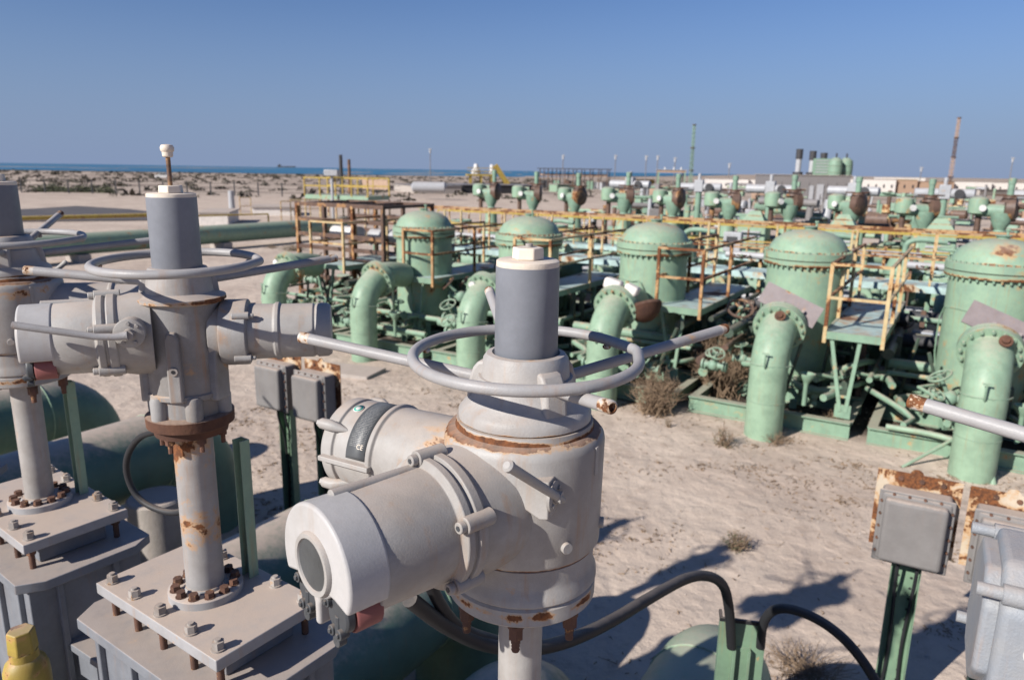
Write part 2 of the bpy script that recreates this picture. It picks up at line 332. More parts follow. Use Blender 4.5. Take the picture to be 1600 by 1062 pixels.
def ground():
    xs = axis_lines(-9, 14, 0.16, -9000, 9000); ys = axis_lines(1, 20, 0.16, -800, 14000)
    nx, ny = len(xs), len(ys); vs = [(x, y, gh(x, y)) for y in ys for x in xs]
    fs = [(j * nx + i, j * nx + i + 1, (j + 1) * nx + i + 1, (j + 1) * nx + i) for j in range(ny - 1) for i in range(nx - 1)]
    b = MB(); b.v = vs; b.f = fs
    s = NT("desert sand"); co = s.coord(False)
    col = s.mix(s.step(s.noise(co, 0.35, 8, 0.62), 0.35, 0.65), (0.55, 0.455, 0.375), (0.455, 0.365, 0.30))
    col = s.mix(s.step(s.noise(co, 2.6, 8, 0.7), 0.5, 0.72, 0, 0.5), col, (0.29, 0.215, 0.17))
    col = s.mix(s.step(s.noise(co, 38, 5, 0.75), 0.55, 0.75, 0, 0.55), col, (0.22, 0.165, 0.135))
    lit_ = s.math('MULTIPLY', s.step(s.noise(co, 0.55, 5, 0.6), 0.46, 0.6), s.step(s.noise(co, 9, 8, 0.8), 0.52, 0.68, 0, 0.5))
    col = s.mix(lit_, col, (0.20, 0.15, 0.125))
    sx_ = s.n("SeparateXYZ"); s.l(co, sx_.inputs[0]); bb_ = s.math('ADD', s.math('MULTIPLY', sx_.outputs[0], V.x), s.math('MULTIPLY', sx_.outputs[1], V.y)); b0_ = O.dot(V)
    under = s.math('MULTIPLY', s.step(bb_, b0_ + 0.3, b0_ + 1.3), s.step(bb_, b0_ + 9.5, b0_ + 12, 1.0, 0.0))  # shade beneath skids and decks, painted near-black into the sand colour
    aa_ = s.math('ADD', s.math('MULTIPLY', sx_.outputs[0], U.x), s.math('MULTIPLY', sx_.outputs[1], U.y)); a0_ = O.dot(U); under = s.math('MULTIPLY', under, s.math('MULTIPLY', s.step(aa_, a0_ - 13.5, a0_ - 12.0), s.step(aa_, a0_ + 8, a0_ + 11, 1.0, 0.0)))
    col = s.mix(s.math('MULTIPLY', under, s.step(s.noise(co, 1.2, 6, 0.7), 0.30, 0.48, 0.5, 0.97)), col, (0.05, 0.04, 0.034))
    # scrub-covered dunes far out
    g = s.n("NewGeometry"); ln = s.n("VectorMath", operation='LENGTH'); s.l(g.outputs['Position'], ln.inputs[0])
    far = s.step(ln.outputs['Value'], 85, 170)
    pat = s.step(s.noise(co, 0.055, 9, 0.72), 0.40, 0.56)
    pat2 = s.step(s.noise(co, 0.5, 6, 0.8), 0.35, 0.6, 0.25, 1.0)
    k = s.math('MULTIPLY', s.math('MULTIPLY', far, pat), s.math('MULTIPLY', pat2, 0.8))
    col = s.mix(k, col, (0.115, 0.09, 0.075))
    s.l(col, s.b.inputs['Base Color']); s.b.inputs['Roughness'].default_value = 0.95; s.b.inputs['Specular IOR Level'].default_value = 0.1
    nb = s.bump(s.step(s.noise(co, 2.6, 2, 0.5, 0.2), 0.36, 0.56), 0.012, 0.6); nb = s.bump(s.noise(co, 3.0, 6, 0.55), 0.06, 0.8, nb); nb = s.bump(s.noise(co, 30, 6, 0.7), 0.009, 0.8, nb)
    s.l(nb, s.b.inputs['Normal'])
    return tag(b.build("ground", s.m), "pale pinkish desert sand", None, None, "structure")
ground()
def sea():
    pts = [(-9000, 400), (-300, 415), (0, 470), (175, 900), (900, 3100), (4200, 14000), (4200, 26000), (-26000, 26000), (-26000, 400)]
    s = NT("sea water"); co = s.coord(False)
    col = s.mix(s.step(s.noise(co, 0.004, 4, 0.5), 0.3, 0.7), (0.05, 0.17, 0.29), (0.04, 0.13, 0.23))
    s.l(col, s.b.inputs['Base Color']); s.b.inputs['Roughness'].default_value = 0.55; s.b.inputs['Specular IOR Level'].default_value = 0.25
    s.l(s.bump(s.noise(co, 0.25, 5, 0.6), 0.4), s.b.inputs['Normal'])
    b = MB(); b.add([(x, y, 0.35) for x, y in pts], [tuple(range(len(pts)))])
    o = b.build("sea", s.m); return tag(o, "blue sea below the horizon", None, None, "structure")
sea()
b = MB()
P = [atz(x, y, 0.0) for x, y in ((-60, 352), (20, 347), (230, 345), (262, 335), (200, 328), (120, 323), (60, 327), (-60, 333))]
b.add([(p.x, p.y, 0.09) for p in P] + [(p.x, p.y, -0.3) for p in P], [tuple(range(8))] + [(i, i + 8, (i + 1) % 8 + 8, (i + 1) % 8) for i in range(8)])
s = NT("dark asphalt"); co = s.coord(False)
s.l(s.mix(s.step(s.noise(co, 0.4, 6), 0.3, 0.7), (0.075, 0.07, 0.075), (0.1, 0.09, 0.09)), s.b.inputs['Base Color']); s.b.inputs['Roughness'].default_value = 0.9
tag(b.build("paved_yard", s.m), "dark asphalt patch on the sand", None, None, "structure")
# ================================================================== ACTUATED VALVES
PI = math.pi
def rotz(v, a): return Vector((v[0] * math.cos(a) - v[1] * math.sin(a), v[0] * math.sin(a) + v[1] * math.cos(a), v[2]))
def pol(r, a, z): return Vector((r * math.cos(a), r * math.sin(a), z))
def motor_housing(rt_, ang, z, r=0.104, d0=0.1, dfl=0.21, dend=0.45, mat='grey', text=True):
    """drum with indicator window and two selector knobs on its end face"""
    d = pol(1, ang, 0); y = Vector((0, 0, 1)).cross(d); zz = Vector((0, 0, 1)); o = Vector((0, 0, z))
    k = r / 0.104; b = MB()
    b.lathe([(r * 1.2, d0), (r * 1.2, dfl - 0.055), (r * 1.14, dfl - 0.03), (r * 1.14, dfl - 0.02), (r * 1.2, dfl - 0.015), (r * 1.2, dfl + 0.004), (r * 1.12, dfl + 0.006), (r * 1.12, dfl + 0.012),
             (r * 1.18, dfl + 0.014), (r * 1.18, dfl + 0.03), (r * 1.04, dfl + 0.036), (r, dend - 0.078), (r * 0.97, dend - 0.074)], o, d, 72)
    for a in (R(20), R(100), R(160), R(-45), R(-110)):
        q = o + y * (r * 1.17 * math.cos(a)) + zz * (r * 1.17 * math.sin(a))
        b.cyl(q + d * (dfl - 0.03), q + d * (dfl + 0.036), 0.0155 * k, n=20)
        b.cyl(q + d * (dfl + 0.036), q + d * (dfl + 0.05), 0.0105 * k, n=18)
    # longitudinal rib over the top of the drum
    q = o + y * (r * -0.22) + zz * (r * 0.965)
    b.tube([q + d * (dfl + 0.03), q + d * (dend - 0.05)], 0.012 * k, 14)
    h = b.build("motor_housing", mat, rt_, bevel=0.0018)
    fb = MB()
    for a in (R(20), R(100), R(160), R(-45), R(-110)):
        q = o + y * (r * 1.17 * math.cos(a)) + zz * (r * 1.17 * math.sin(a))
        fb.cyl(q + d * (dfl + 0.045), q + d * (dfl + 0.0512), 0.0052 * k, n=6)
    fb.build("socket_screw", 'dial', h)
    # hood: upper disc, round window boss and central web
    out = [(r * 1.0 * math.cos(R(a)), r * 1.0 * math.sin(R(a))) for a in range(-24, 205, 6)]
    br = r * 0.56; cy = r * 0.06
    out += [(-br * 0.98, -r * 0.32)] + [(br * math.cos(R(a)), cy + br * math.sin(R(a))) for a in range(222, 262, 6)]
    out += [(-r * 0.07, -r * 0.62), (-r * 0.07, -r * 0.97), (r * 0.07, -r * 0.97), (r * 0.07, -r * 0.62)]
    out += [(br * math.cos(R(a)), cy + br * math.sin(R(a))) for a in range(282, 320, 6)] + [(br * 0.98, -r * 0.32)]
    hb = MB(); hb.prism(out, dend - 0.082, dend, (o, y * 1.025, zz * 1.025, d)); hood = hb.build("end_hood", 'hood', h, bevel=0.006, seg=3)
    c = o + zz * cy
    rb = MB(); rb.lathe([(r * 0.53, dend - 0.01), (r * 0.53, dend + 0.002), (r * 0.50, dend + 0.008), (r * 0.43, dend + 0.008), (r * 0.41, dend + 0.003)], c, d, 40); rb.build("window_rim", mat, h)
    gb = MB(); gb.lathe([(r * 0.415, dend + 0.0), (r * 0.415, dend + 0.0045)], c, d, 40); gb.build("indicator_window", 'glass', h)
    for sgn, mt in ((-1, 'dial'), (1, 'red')):
        q = o + y * (sgn * r * 0.47) + zz * (-r * 0.66)
        kb = MB(); kb.lathe([(r * 0.345, dend - 0.08), (r * 0.345, dend - 0.034), (r * 0.32, dend - 0.03)], q, d, 32); kn = kb.build("selector_knob", mt, h)
        kc = MB(); kc.lathe([(r * 0.30, dend - 0.027), (r * 0.295, dend - 0.014), (r * 0.26, dend - 0.010)], q, d, 28)
        for a in (R(140), R(250), R(300)):
            e = q + y * (r * 0.27 * math.cos(a)) + zz * (r * 0.27 * math.sin(a))
            kc.cyl(e + d * (dend - 0.02), e + d * (dend - 0.002), r * 0.085, n=12); kc.cyl(e + d * (dend - 0.003), e + d * (dend + 0.002), r * 0.045, n=6)
        e = q + zz * (-r * 0.42); kc.cyl(e + d * (dend - 0.022), e + d * (dend - 0.006), r * 0.10, n=14); kc.cyl(q + d * (dend - 0.014), e + d * (dend - 0.012), r * 0.07, n=8)
        kc.build("knob_lever", 'dial', kn, bevel=0.001)
    return h
def text_mesh(txt, size, mat, parent, fn, name="lettering", depth=0.0008):
    """raised letters; fn maps flat (x, y, h) to the surface"""
    cu = bpy.data.curves.new("t", 'FONT'); cu.body = txt; cu.size = size; cu.extrude = depth / 2; cu.align_x = 'CENTER'
    ob = bpy.data.objects.new("t", cu); COL.objects.link(ob)
    dg = bpy.context.evaluated_depsgraph_get(); me = bpy.data.meshes.new_from_object(ob.evaluated_get(dg))
    bpy.data.objects.remove(ob)
    for v in me.vertices: v.co = fn(v.co.x, v.co.y, v.co.z)
    me.materials.clear(); me.materials.append(M[mat]); me.name = name
    o = bpy.data.objects.new(name, me); COL.objects.link(o); o.parent = parent; return o
def terminal_housing(rt_, ang, z, r=0.1, dend=0.5, mat='grey', plate=True, ears=True):
    d = pol(1, ang, 0); y = Vector((0, 0, 1)).cross(d); zz = Vector((0, 0, 1)); o = Vector((0, 0, z)); b = MB()
    b.lathe([(r * 1.06, 0.08), (r * 1.03, dend - 0.2), (r * 1.03, dend - 0.165), (r * 1.09, dend - 0.16), (r * 1.09, dend - 0.150), (r * 1.02, dend - 0.146), (r * 1.02, dend - 0.052), (r * 0.97, dend - 0.048), (r * 0.97, dend - 0.044),
             (r * 1.03, dend - 0.04), (r * 1.02, dend - 0.012), (r * 0.93, dend)], o, d, 64)
    h = b.build("terminal_housing", mat, rt_, bevel=0.0015)
    if ears:
        for a in (R(38), R(142), R(218), R(322)):
            q = o + y * (r * 1.13 * math.cos(a)) + zz * (r * 1.13 * math.sin(a)); q2 = o + y * (r * 0.99 * math.cos(a)) + zz * (r * 0.99 * math.sin(a))
            e = MB(); e.tube([q2 + d * (dend - 0.075), q2 * 0.5 + q * 0.5 + d * (dend - 0.05), q + d * (dend - 0.03), q + d * (dend - 0.004)], [0.004, 0.011, 0.014, 0.013], 14)
            e.cyl(q + d * (dend - 0.006), q + d * (dend + 0.006), 0.009, n=6)
            e.build("cover_lug", mat, h)
        fl = MB()
        for sg in (-1, 1): fl.box(o + y * (sg * r * 1.05) + d * (dend - 0.09), (0.15, 0.028, 0.012), ang)
        fl.build("side_ledge", mat, h, bevel=0.002)
    if plate:
        def surf(a, dd, off=0.0012): return o + y * ((r * 1.02 + off) * math.cos(a)) + zz * ((r * 1.02 + off) * math.sin(a)) + d * dd
        n = 24; a0, a1 = R(6), R(104); vs = []; fs = []; uvs = []
        for i in range(n + 1):
            for j, dd in enumerate((dend - 0.143, dend - 0.088)):
                vs.append(surf(a0 + (a1 - a0) * i / n, dd)); uvs.append((1 - j, i / n))
        fs = [(2 * i, 2 * i + 1, 2 * i + 3, 2 * i + 2) for i in range(n)]
        pb = MB(); pb.add(vs, fs); po = pb.build("nameplate", 'label', h)
        po.modifiers.new("solid", 'SOLIDIFY').thickness = 0.0008
        ul = po.data.uv_layers.new(name="UVMap")
        for lp in po.data.loops: ul.data[lp.index].uv = uvs[lp.vertex_index]
        text_mesh("CE", 0.016, 'cream', po, lambda X, Y, Z: surf(R(19) + Y / r, dend - 0.126 - X, 0.0022 + Z))
        sb = MB(); c = R(72); ctr = dend - 0.066
        for nm, rr, mt, off in (("sticker", 0.0135, 'white', 0.0015), ("sticker_ring", 0.0115, 'teal', 0.002), ("sticker_ring", 0.0075, 'white', 0.0025)):
            sb = MB(); sb.add([surf(c, ctr, off)] + [surf(c + rr * math.cos(t) / r, ctr + rr * math.sin(t), off) for t in [2 * PI * i / 24 for i in range(24)]], [(0, i + 1, (i + 1) % 24 + 1) for i in range(24)])
            q = sb.build(nm, mt, h)
            q.modifiers.new("solid", 'SOLIDIFY').thickness = 0.0003
    return h
def handwheel(rt_, zc, bars, r=0.25, off=(0, 0), hub_r=0.07, gap=True):
    """welded pipe handwheel: a rim and loose bars run through it"""
    wh = MB(); n = 80; P = []
    for i in range(n):
        a = 2 * PI * i / n
        kx = 1.0 + (0.045 * math.exp(-((a - 0.22) / 0.16) ** 2) if gap else 0)
        P.append(Vector((off[0] + r * kx * math.cos(a), off[1] + r * math.sin(a), zc + (0.006 * math.sin(a)))))
    wh.tube(P, 0.0122, 14, closed=True); w_ = wh.build("handwheel", 'wheel', rt_)
    for (a, ln, z0, z1) in bars:
        p0 = pol(hub_r, a, z0); p1 = pol(ln, a, z1); dd = (p1 - p0).normalized()
        sb = MB(); sb.lathe([(0.0125, 0), (0.0132, (p1 - p0).length - 0.03)], p0, dd, 20); s_ = sb.build("bar", 'wheel', w_)
        tb = MB(); tb.lathe([(0.0133, 0), (0.0135, 0.022), (0.0128, 0.028), (0.0085, 0.030), (0.0085, 0.022)], p1 - dd * 0.0305, dd, 20); tb.build("bar_tip", 'tip', s_)
        q = pol(r * 0.985, a, (z0 + z1) / 2)
        wb = MB(); wb.sphere((q.x + off[0], q.y + off[1], zc - 0.012), 0.0105, 10, 0.6); wb.build("weld", 'tip', s_)
    return w_
def mounting(rt_, bolts=10, box=True):
    """square top plate bolted over a bonnet flange, ribbed bonnet and gate valve body below"""
    tp = MB(); tp.box((0, 0, -0.019), (0.66, 0.37, 0.038)); t = tp.build("top_plate", 'plate', rt_, bevel=0.003)
    for x, y in ((-0.29, -0.15), (-0.29, 0.15), (0.29, -0.15), (0.29, 0.15), (-0.15, -0.152), (0.0, -0.154), (0.16, -0.152), (-0.14, 0.152), (0.15, 0.152)):
        bb = MB(); bb.bolt((x, y, 0), (0, 0, 1), 0.032, 0.027); bb.cyl((x, y, 0.025), (x, y, 0.034), 0.009, n=10); bb.build("bolt", 'bolt', t)
        st = MB(); st.cyl((x, y, -0.04), (x, y, -0.118), 0.011, n=10); st.bolt((x, y, -0.04), (0, 0, -1), 0.03, 0.022); st.build("stud", 'rustnut', t)
    sp = MB(); sp.box((0, 0, -0.077), (0.54, 0.24, 0.078)); sp.build("spacer_block", 'bonnet', rt_, bevel=0.003)
    lo = [(-0.42, -0.16), (-0.37, -0.24), (0.37, -0.24), (0.42, -0.16), (0.42, 0.16), (0.37, 0.24), (-0.37, 0.24), (-0.42, 0.16)]
    lp = MB(); lp.prism(lo, -0.155, -0.118); lp.build("bonnet_flange", 'bonnet', rt_, bevel=0.003)
    bo = MB(); bo.box((0, 0, -0.70), (0.72, 0.40, 1.08))
    for x in (-0.3, -0.1, 0.1, 0.3):
        bo.box((x, -0.208, -0.70), (0.022, 0.022, 1.08)); bo.box((x, 0.208, -0.70), (0.022, 0.022, 1.08))
    for y in (-0.1, 0.1): bo.box((-0.368, y, -0.7), (0.022, 0.022, 1.08)); bo.box((0.368, y, -0.7), (0.022, 0.022, 1.08))
    bo.box((0, 0, -1.27), (0.80, 0.50, 0.06))
    bo.build("bonnet", 'bonnet', rt_, bevel=0.004)
    vb = MB(); vb.lathe([(0.34, -2.7), (0.42, -2.2), (0.45, -1.75), (0.36, -1.36), (0.3, -1.31)], n=32); vb.build("valve_body", 'greenpipe', rt_)
    ch = MB(); q = Vector((0.03, 0.158, 0))
    ch.box(q + Vector((0, 0, 0.24)), (0.042, 0.004, 0.48)); ch.box(q + Vector((-0.019, -0.017, 0.24)), (0.004, 0.03, 0.48)); ch.box(q + Vector((0.019, -0.017, 0.24)), (0.004, 0.03, 0.48))
    c_ = ch.build("cable_channel", 'green', rt_)
    sl = MB()
    for i in range(11): sl.box(q + Vector((0.0, -0.0025, 0.03 + i * 0.042)), (0.008, 0.002, 0.024))
    sl.build("slot", 'black', c_)
def column(rt_, top, r=0.055, mat='grey'):
    cb = MB(); cb.lathe([(r * 1.02, 0.0), (r * 1.0, 0.05), (r, 0.12), (r * 1.015, 0.125), (r, 0.135), (r, top - 0.1), (r * 1.02, top - 0.095), (r, top - 0.08), (r, top)], n=40); c = cb.build("column", mat, rt_)
    fb = MB(); fb.lathe([(0.112, 0.0), (0.112, 0.024), (0.108, 0.027), (0.066, 0.027), (0.062, 0.035)], n=48); f = fb.build("base_flange", 'plate', c)
    for i in range(12):
        bb = MB(); bb.bolt(pol(0.089, 2 * PI * i / 12, 0.026), (0, 0, 1), 0.026, 0.02); bb.build("flange_bolt", 'rustnut', f)
PLATE_ROT = TH - R(3)
def valve_big(loc, rz, label):
    """heavy drum actuator with motor drum, terminal drum, handwheel and sleeve; origin on the top plate"""
    rt_ = root("motorized_valve", loc, 0, label, "valve", "motorized valves in the nearest row")
    pr = bpy.data.objects.new("mounting", None)
    b = MB(); b.lathe([(0.10, 0.62), (0.156, 0.648), (0.164, 0.652), (0.170, 0.662), (0.173, 0.888), (0.171, 0.898), (0.163, 0.908), (0.149, 0.913), (0.146, 0.928), (0.12, 0.929)], n=96)
    body = b.build("gear_case", 'greyband', rt_)
    nb = MB()
    for a in (R(-12), R(-60), R(60)):   # bosses and plug on the case
        q = pol(0.165, a, 0.70); nb.cyl(q, q + pol(0.014, a, 0), 0.012, n=18)
    q = pol(0.172, R(-32), 0.865); nb.box(q, (0.012, 0.006, 0.06), R(58))
    nb.build("boss", 'grey', body, bevel=0.001)
    pq = pol(0.135, R(205), 0.875); pb = MB(); pb.cyl(pq + Vector((0, 0, -0.03)), pq + Vector((0, 0, 0.022)), 0.0215, n=28); pb.build("filler_plug", 'grey', body, bevel=0.003)
    b = MB(); b.lathe([(0.10, 0.52), (0.160, 0.523), (0.165, 0.528), (0.165, 0.560), (0.160, 0.565), (0.167, 0.572), (0.166, 0.585), (0.160, 0.597), (0.158, 0.61), (0.159, 0.646), (0.14, 0.655)], n=96)
    base = b.build("thrust_base", 'greyflange', rt_)
    for i in range(7):
        a = R(-95) + 2 * PI * i / 7; q = pol(0.143, a, 0.522)
        bb = MB(); bb.cyl(q, q - Vector((0, 0, 0.008)), 0.018, n=16); bb.cyl(q - Vector((0, 0, 0.008)), q - Vector((0, 0, 0.034)), 0.0165, n=6, ph=i); bb.cyl(q - Vector((0, 0, 0.034)), q - Vector((0, 0, 0.046)), 0.0105, n=10)
        bb.lathe([(0.0095 if k % 2 else 0.008, k * 0.004) for k in range(6)], q - Vector((0, 0, 0.066)), n=12); bb.build("flange_bolt", 'rustnut', base)
    b = MB(); b.lathe([(0.137, 0.928), (0.142, 0.932), (0.142, 0.946), (0.134, 0.957), (0.114, 0.972), (0.106, 0.995), (0.100, 1.02)], n=80)
    b.lathe([(0.100, 0.96), (0.094, 1.02), (0.090, 1.058), (0.083, 1.068), (0.072, 1.070), (0.068, 1.064)], n=64)
    hub = b.build("hub", 'hub', rt_)
    for a in (R(160.5), R(36), R(-60), R(101)):
        lb = MB(); d = pol(1, a, 0); y = Vector((0, 0, 1)).cross(d)
        lb.prism([(0.07, 0.945), (0.128, 0.945), (0.122, 1.0), (0.112, 1.03), (0.10, 1.045), (0.07, 1.05)], -0.026, 0.026, (Vector((0, 0, 0)), d, Vector((0, 0, 1)), -y))
        lb.build("bar_socket", 'hub', hub, bevel=0.007, seg=3)
    for tx, sz, rr, zz_, a0 in (("F10 11", 0.0165, 0.1085, 0.976, R(-99)), ("OPEN", 0.013, 0.129, 0.958, R(-104))):
        def fn(X, Y, Z, rr=rr, zz_=zz_, a0=a0):
            k = 0.85 if rr < 0.12 else 1.6
            return pol(rr - Y * k * 0.75 + Z * 0.7 + 0.0006, a0 + X / rr, zz_ + Y * 0.62 + Z * 0.7)
        text_mesh(tx, sz, 'grey', hub, fn, depth=0.0018)
    handwheel(rt_, 1.054, ((R(160.5), 0.565, 1.0, 1.05), (R(36), 0.66, 0.995, 1.045), (R(-60), 0.30, 1.012, 1.035), (R(101), 0.50, 1.0, 1.12)), off=(0, 0.03), r=0.241)
    b = MB(); b.lathe([(0.0655, 1.064), (0.0665, 1.066), (0.0655, 1.251), (0.060, 1.251)], n=64); tb = b.build("stem_sleeve", 'tube', rt_)
    b = MB(); b.lathe([(0.0640, 1.249), (0.0650, 1.251), (0.0645, 1.262), (0.060, 1.2645)], n=48); b.build("sleeve_lid", 'cream', tb)
    b = MB(); b.cyl((0, 0, 1.2645), (0, 0, 1.289), 0.0335, 0.0325, n=6, ph=0.35); b.build("lid_plug", 'cream', tb, bevel=0.0025)
    b = MB(); b.cyl((0.002, 0.003, 1.288), (0.002, 0.003, 1.296), 0.008, n=10); b.build("plug_pin", 'bolt', tb)
    motor_housing(rt_, R(223.5), 0.765, r=0.112, dfl=0.235, dend=0.505)
    terminal_housing(rt_, R(151), 0.772, r=0.108, mat='greyspot')
    # selector lever on its bracket
    q = Vector((0.036, -0.160, 0.825)); lb = MB(); d = Vector((0.93, -0.37, 0)).normalized(); nn_ = Vector((-0.37, -0.93, 0)).normalized()
    lb.prism([(-0.075, 0.02), (-0.05, 0.036), (0.022, 0.036), (0.022, -0.042), (0.004, -0.045), (-0.06, -0.012)], -0.05, 0.030, (q, d, Vector((0, 0, 1)), nn_)); br = lb.build("lever_bracket", 'grey', rt_, bevel=0.003)
    y = -nn_; q = q + d * 0.020 + nn_ * 0.008; 
    db = MB(); c0 = q; db.lathe([(0.031, 0), (0.031, 0.006), (0.028, 0.008)], c0, d, 32); db.cyl(c0 + d * 0.006, c0 + d * 0.022, 0.012, n=16)
    for a in (0.6, 2.2, 3.8, 5.3): db.bolt(c0 + y * 0.021 * math.cos(a) + Vector((0, 0, 0.021 * math.sin(a))) + d * 0.006, d, 0.008, 0.006)
    db.build("lever_disc", 'grey', br)
    lv = MB(); e0 = c0 + d * 0.02 + Vector((0.0, 0.006, -0.006)); e1 = Vector((-0.037, -0.285, 0.925 - 0.0))
    e1 = Vector((-0.034, -0.29, 0.935)); dd = (e1 - e0).normalized()
    e0 = e0 - dd * 0.01
    lv.lathe([(0.006, 0), (0.0072, 0.003), (0.0088, 0.02), (0.0098, (e1 - e0).length - 0.012), (0.0115, (e1 - e0).length - 0.008), (0.0115, (e1 - e0).length), (0.007, (e1 - e0).length + 0.004)], e0, dd, 20); lv.build("selector_lever", 'grey', rt_)
    column(rt_, 0.53, 0.0505)
    mr = len(bpy.data.objects); before = set(bpy.data.objects)
    mounting(rt_)
    for o in set(bpy.data.objects) - before:
        if o.parent == rt_: o.rotation_euler = (0, 0, PLATE_ROT)
    rt_.rotation_euler = (0, 0, rz)
    return rt_
def valve_small(loc, rz, label):
    rt_ = root("motorized_valve", loc, 0, label, "valve", "motorized valves in the nearest row")
    b = MB(); b.lathe([(0.09, 0.66), (0.105, 0.665), (0.107, 0.69), (0.107, 0.93), (0.111, 0.945), (0.111, 0.957), (0.10, 0.96)], n=72)
    body = b.build("gear_case", 'greydirty', rt_)
    for a, z0, z1, w_ in ((R(279), 0.67, 0.875, 0.019), (R(345), 0.66, 0.82, 0.03), (R(205), 0.66, 0.80, 0.03)):
        d = pol(1, a, 0); y = Vector((0, 0, 1)).cross(d); rb = MB()
        rb.prism([(-w_, z0), (w_, z0), (w_ * 1.0, z1 - 0.02), (w_ * 0.6, z1), (-w_ * 0.6, z1), (-w_, z1 - 0.02)], 0.09, 0.126, (Vector((0, 0, 0)), y, Vector((0, 0, 1)), d)); r_ = rb.build("rib", 'greydirty', body, bevel=0.006, seg=3)
        if w_ < 0.025:
            q = d * 0.126 + Vector((0, 0, 0.765)); sb = MB(); sb.cyl(q, q + d * 0.004, 0.012, n=20); sb.build("screw", 'bolt', r_); sb = MB(); sb.cyl(q + d * 0.004, q + d * 0.0052, 0.0055, n=14); sb.build("screw_socket", 'black', r_)
    for i in range(6):
        a = R(235) + i * PI / 3 + 0.1; fb = MB(); fb.lathe([(0.024, 0.610), (0.025, 0.665), (0.021, 0.677), (0.012, 0.682)], pol(0.1, a, 0), n=20); fb.build("foot_lug", 'greydirty', body)
    b = MB(); b.lathe([(0.09, 0.607), (0.098, 0.610), (0.098, 0.664), (0.112, 0.670), (0.113, 0.682), (0.106, 0.686)], n=60); b.build("lower_case", 'greydirty', body)
    b = MB(); b.lathe([(0.08, 0.570), (0.118, 0.572), (0.124, 0.576), (0.125, 0.607), (0.12, 0.611), (0.07, 0.614)], n=60); fl = b.build("rusted_flange", 'rust', rt_)
    b = MB(); b.lathe([(0.075, 0.546), (0.104, 0.548), (0.107, 0.570), (0.09, 0.571)], n=48); b.build("lower_flange", 'rust', fl)
    for i in range(6):
        q = pol(0.088, R(250) + i * PI / 3, 0.548); bb = MB(); bb.bolt(q, (0, 0, -1), 0.024, 0.018, 0.026); bb.build("flange_bolt", 'rustnut', fl)
    b = MB(); b.lathe([(0.118, 0.946), (0.126, 0.952), (0.125, 0.962), (0.112, 0.966), (0.092, 0.975), (0.085, 1.02), (0.082, 1.038), (0.078, 1.045), (0.068, 1.046)], n=64); hub = b.build("hub", 'hubdark', rt_)
    for a in (R(183), R(47)):
        lb = MB(); d = pol(1, a, 0); y = Vector((0, 0, 1)).cross(d)
        lb.prism([(0.05, 0.96), (0.112, 0.96), (0.108, 0.99), (0.1, 1.025), (0.06, 1.03)], -0.022, 0.022, (Vector((0, 0, 0)), d, Vector((0, 0, 1)), -y)); lb.build("bar_socket", 'hubdark', hub, bevel=0.007, seg=3)
    handwheel(rt_, 1.062, ((R(186), 0.42, 1.0, 1.035), (R(44), 0.52, 1.0, 1.035)), off=(0.012, -0.03), r=0.216)
    b = MB(); b.lathe([(0.067, 1.044), (0.0675, 1.046), (0.0665, 1.243), (0.06, 1.243)], n=64); tb = b.build("stem_sleeve", 'tube', rt_)
    b = MB(); b.lathe([(0.0655, 1.241), (0.066, 1.243), (0.065, 1.252), (0.062, 1.254)], n=48); b.build("sleeve_lid", 'cream', tb)
    b = MB(); b.cyl((0, 0, 1.254), (0, 0, 1.275), 0.034, 0.033, n=6, ph=0.2); b.build("lid_plug", 'cream', tb, bevel=0.0025)
    b = MB(); b.lathe([(0.006 if k % 2 else 0.0066, 1.275 + k * 0.003) for k in range(28)], n=12); b.build("indicator_rod", 'brownsteel', tb)
    b = MB(); b.lathe([(0.011, 1.352), (0.014, 1.355), (0.0145, 1.366), (0.0175, 1.369), (0.0185, 1.378), (0.015, 1.385), (0.004, 1.387)], n=28); b.build("rod_knob", 'cream', tb)
    motor_housing(rt_, R(206), 0.858, r=0.098, d0=0.08, dfl=0.185, dend=0.40)
    terminal_housing(rt_, R(12), 0.848, r=0.080, dend=0.425, plate=False, ears=False)
    rb = MB(); d = pol(1, R(12), 0); o = Vector((0, 0, 0.848)); rb.lathe([(0.095, 0.11), (0.098, 0.115), (0.098, 0.185), (0.085, 0.19)], o, d, 48)
    y = Vector((0, 0, 1)).cross(d)
    for a in (R(40), R(140), R(-40), R(-140)):
        q = o + y * (0.098 * math.cos(a)) + Vector((0, 0, 0.098 * math.sin(a))); rb.cyl(q + d * 0.15, q + d * 0.198, 0.011, n=14); rb.cyl(q + d * 0.198, q + d * 0.21, 0.007, n=6)
    rb.build("neck_flange", 'greydirty', rt_, bevel=0.002)
    # lever and its disc, facing the camera between drum and case
    d = Vector((0.30, -0.95, 0)).normalized(); y = Vector((0, 0, 1)).cross(d); c0 = pol(0.142, R(222), 0.80)
    c0 = Vector((-0.062, -0.180, 0.888))
    db = MB(); db.cyl(c0 - d * 0.09, c0, 0.038, n=32); db.lathe([(0.04, 0), (0.04, 0.007), (0.037, 0.009)], c0, d, 36)
    for a in (0.8, 1.6, 4.1, 5.2): db.bolt(c0 + y * 0.028 * math.cos(a) + Vector((0, 0, 0.028 * math.sin(a))) + d * 0.008, d, 0.01, 0.006)
    db.cyl(c0 + d * 0.008, c0 + d * 0.03, 0.014, n=14); ds = db.build("lever_disc", 'grey', rt_, bevel=0.001)
    lv = MB(); e = c0 + d * 0.028
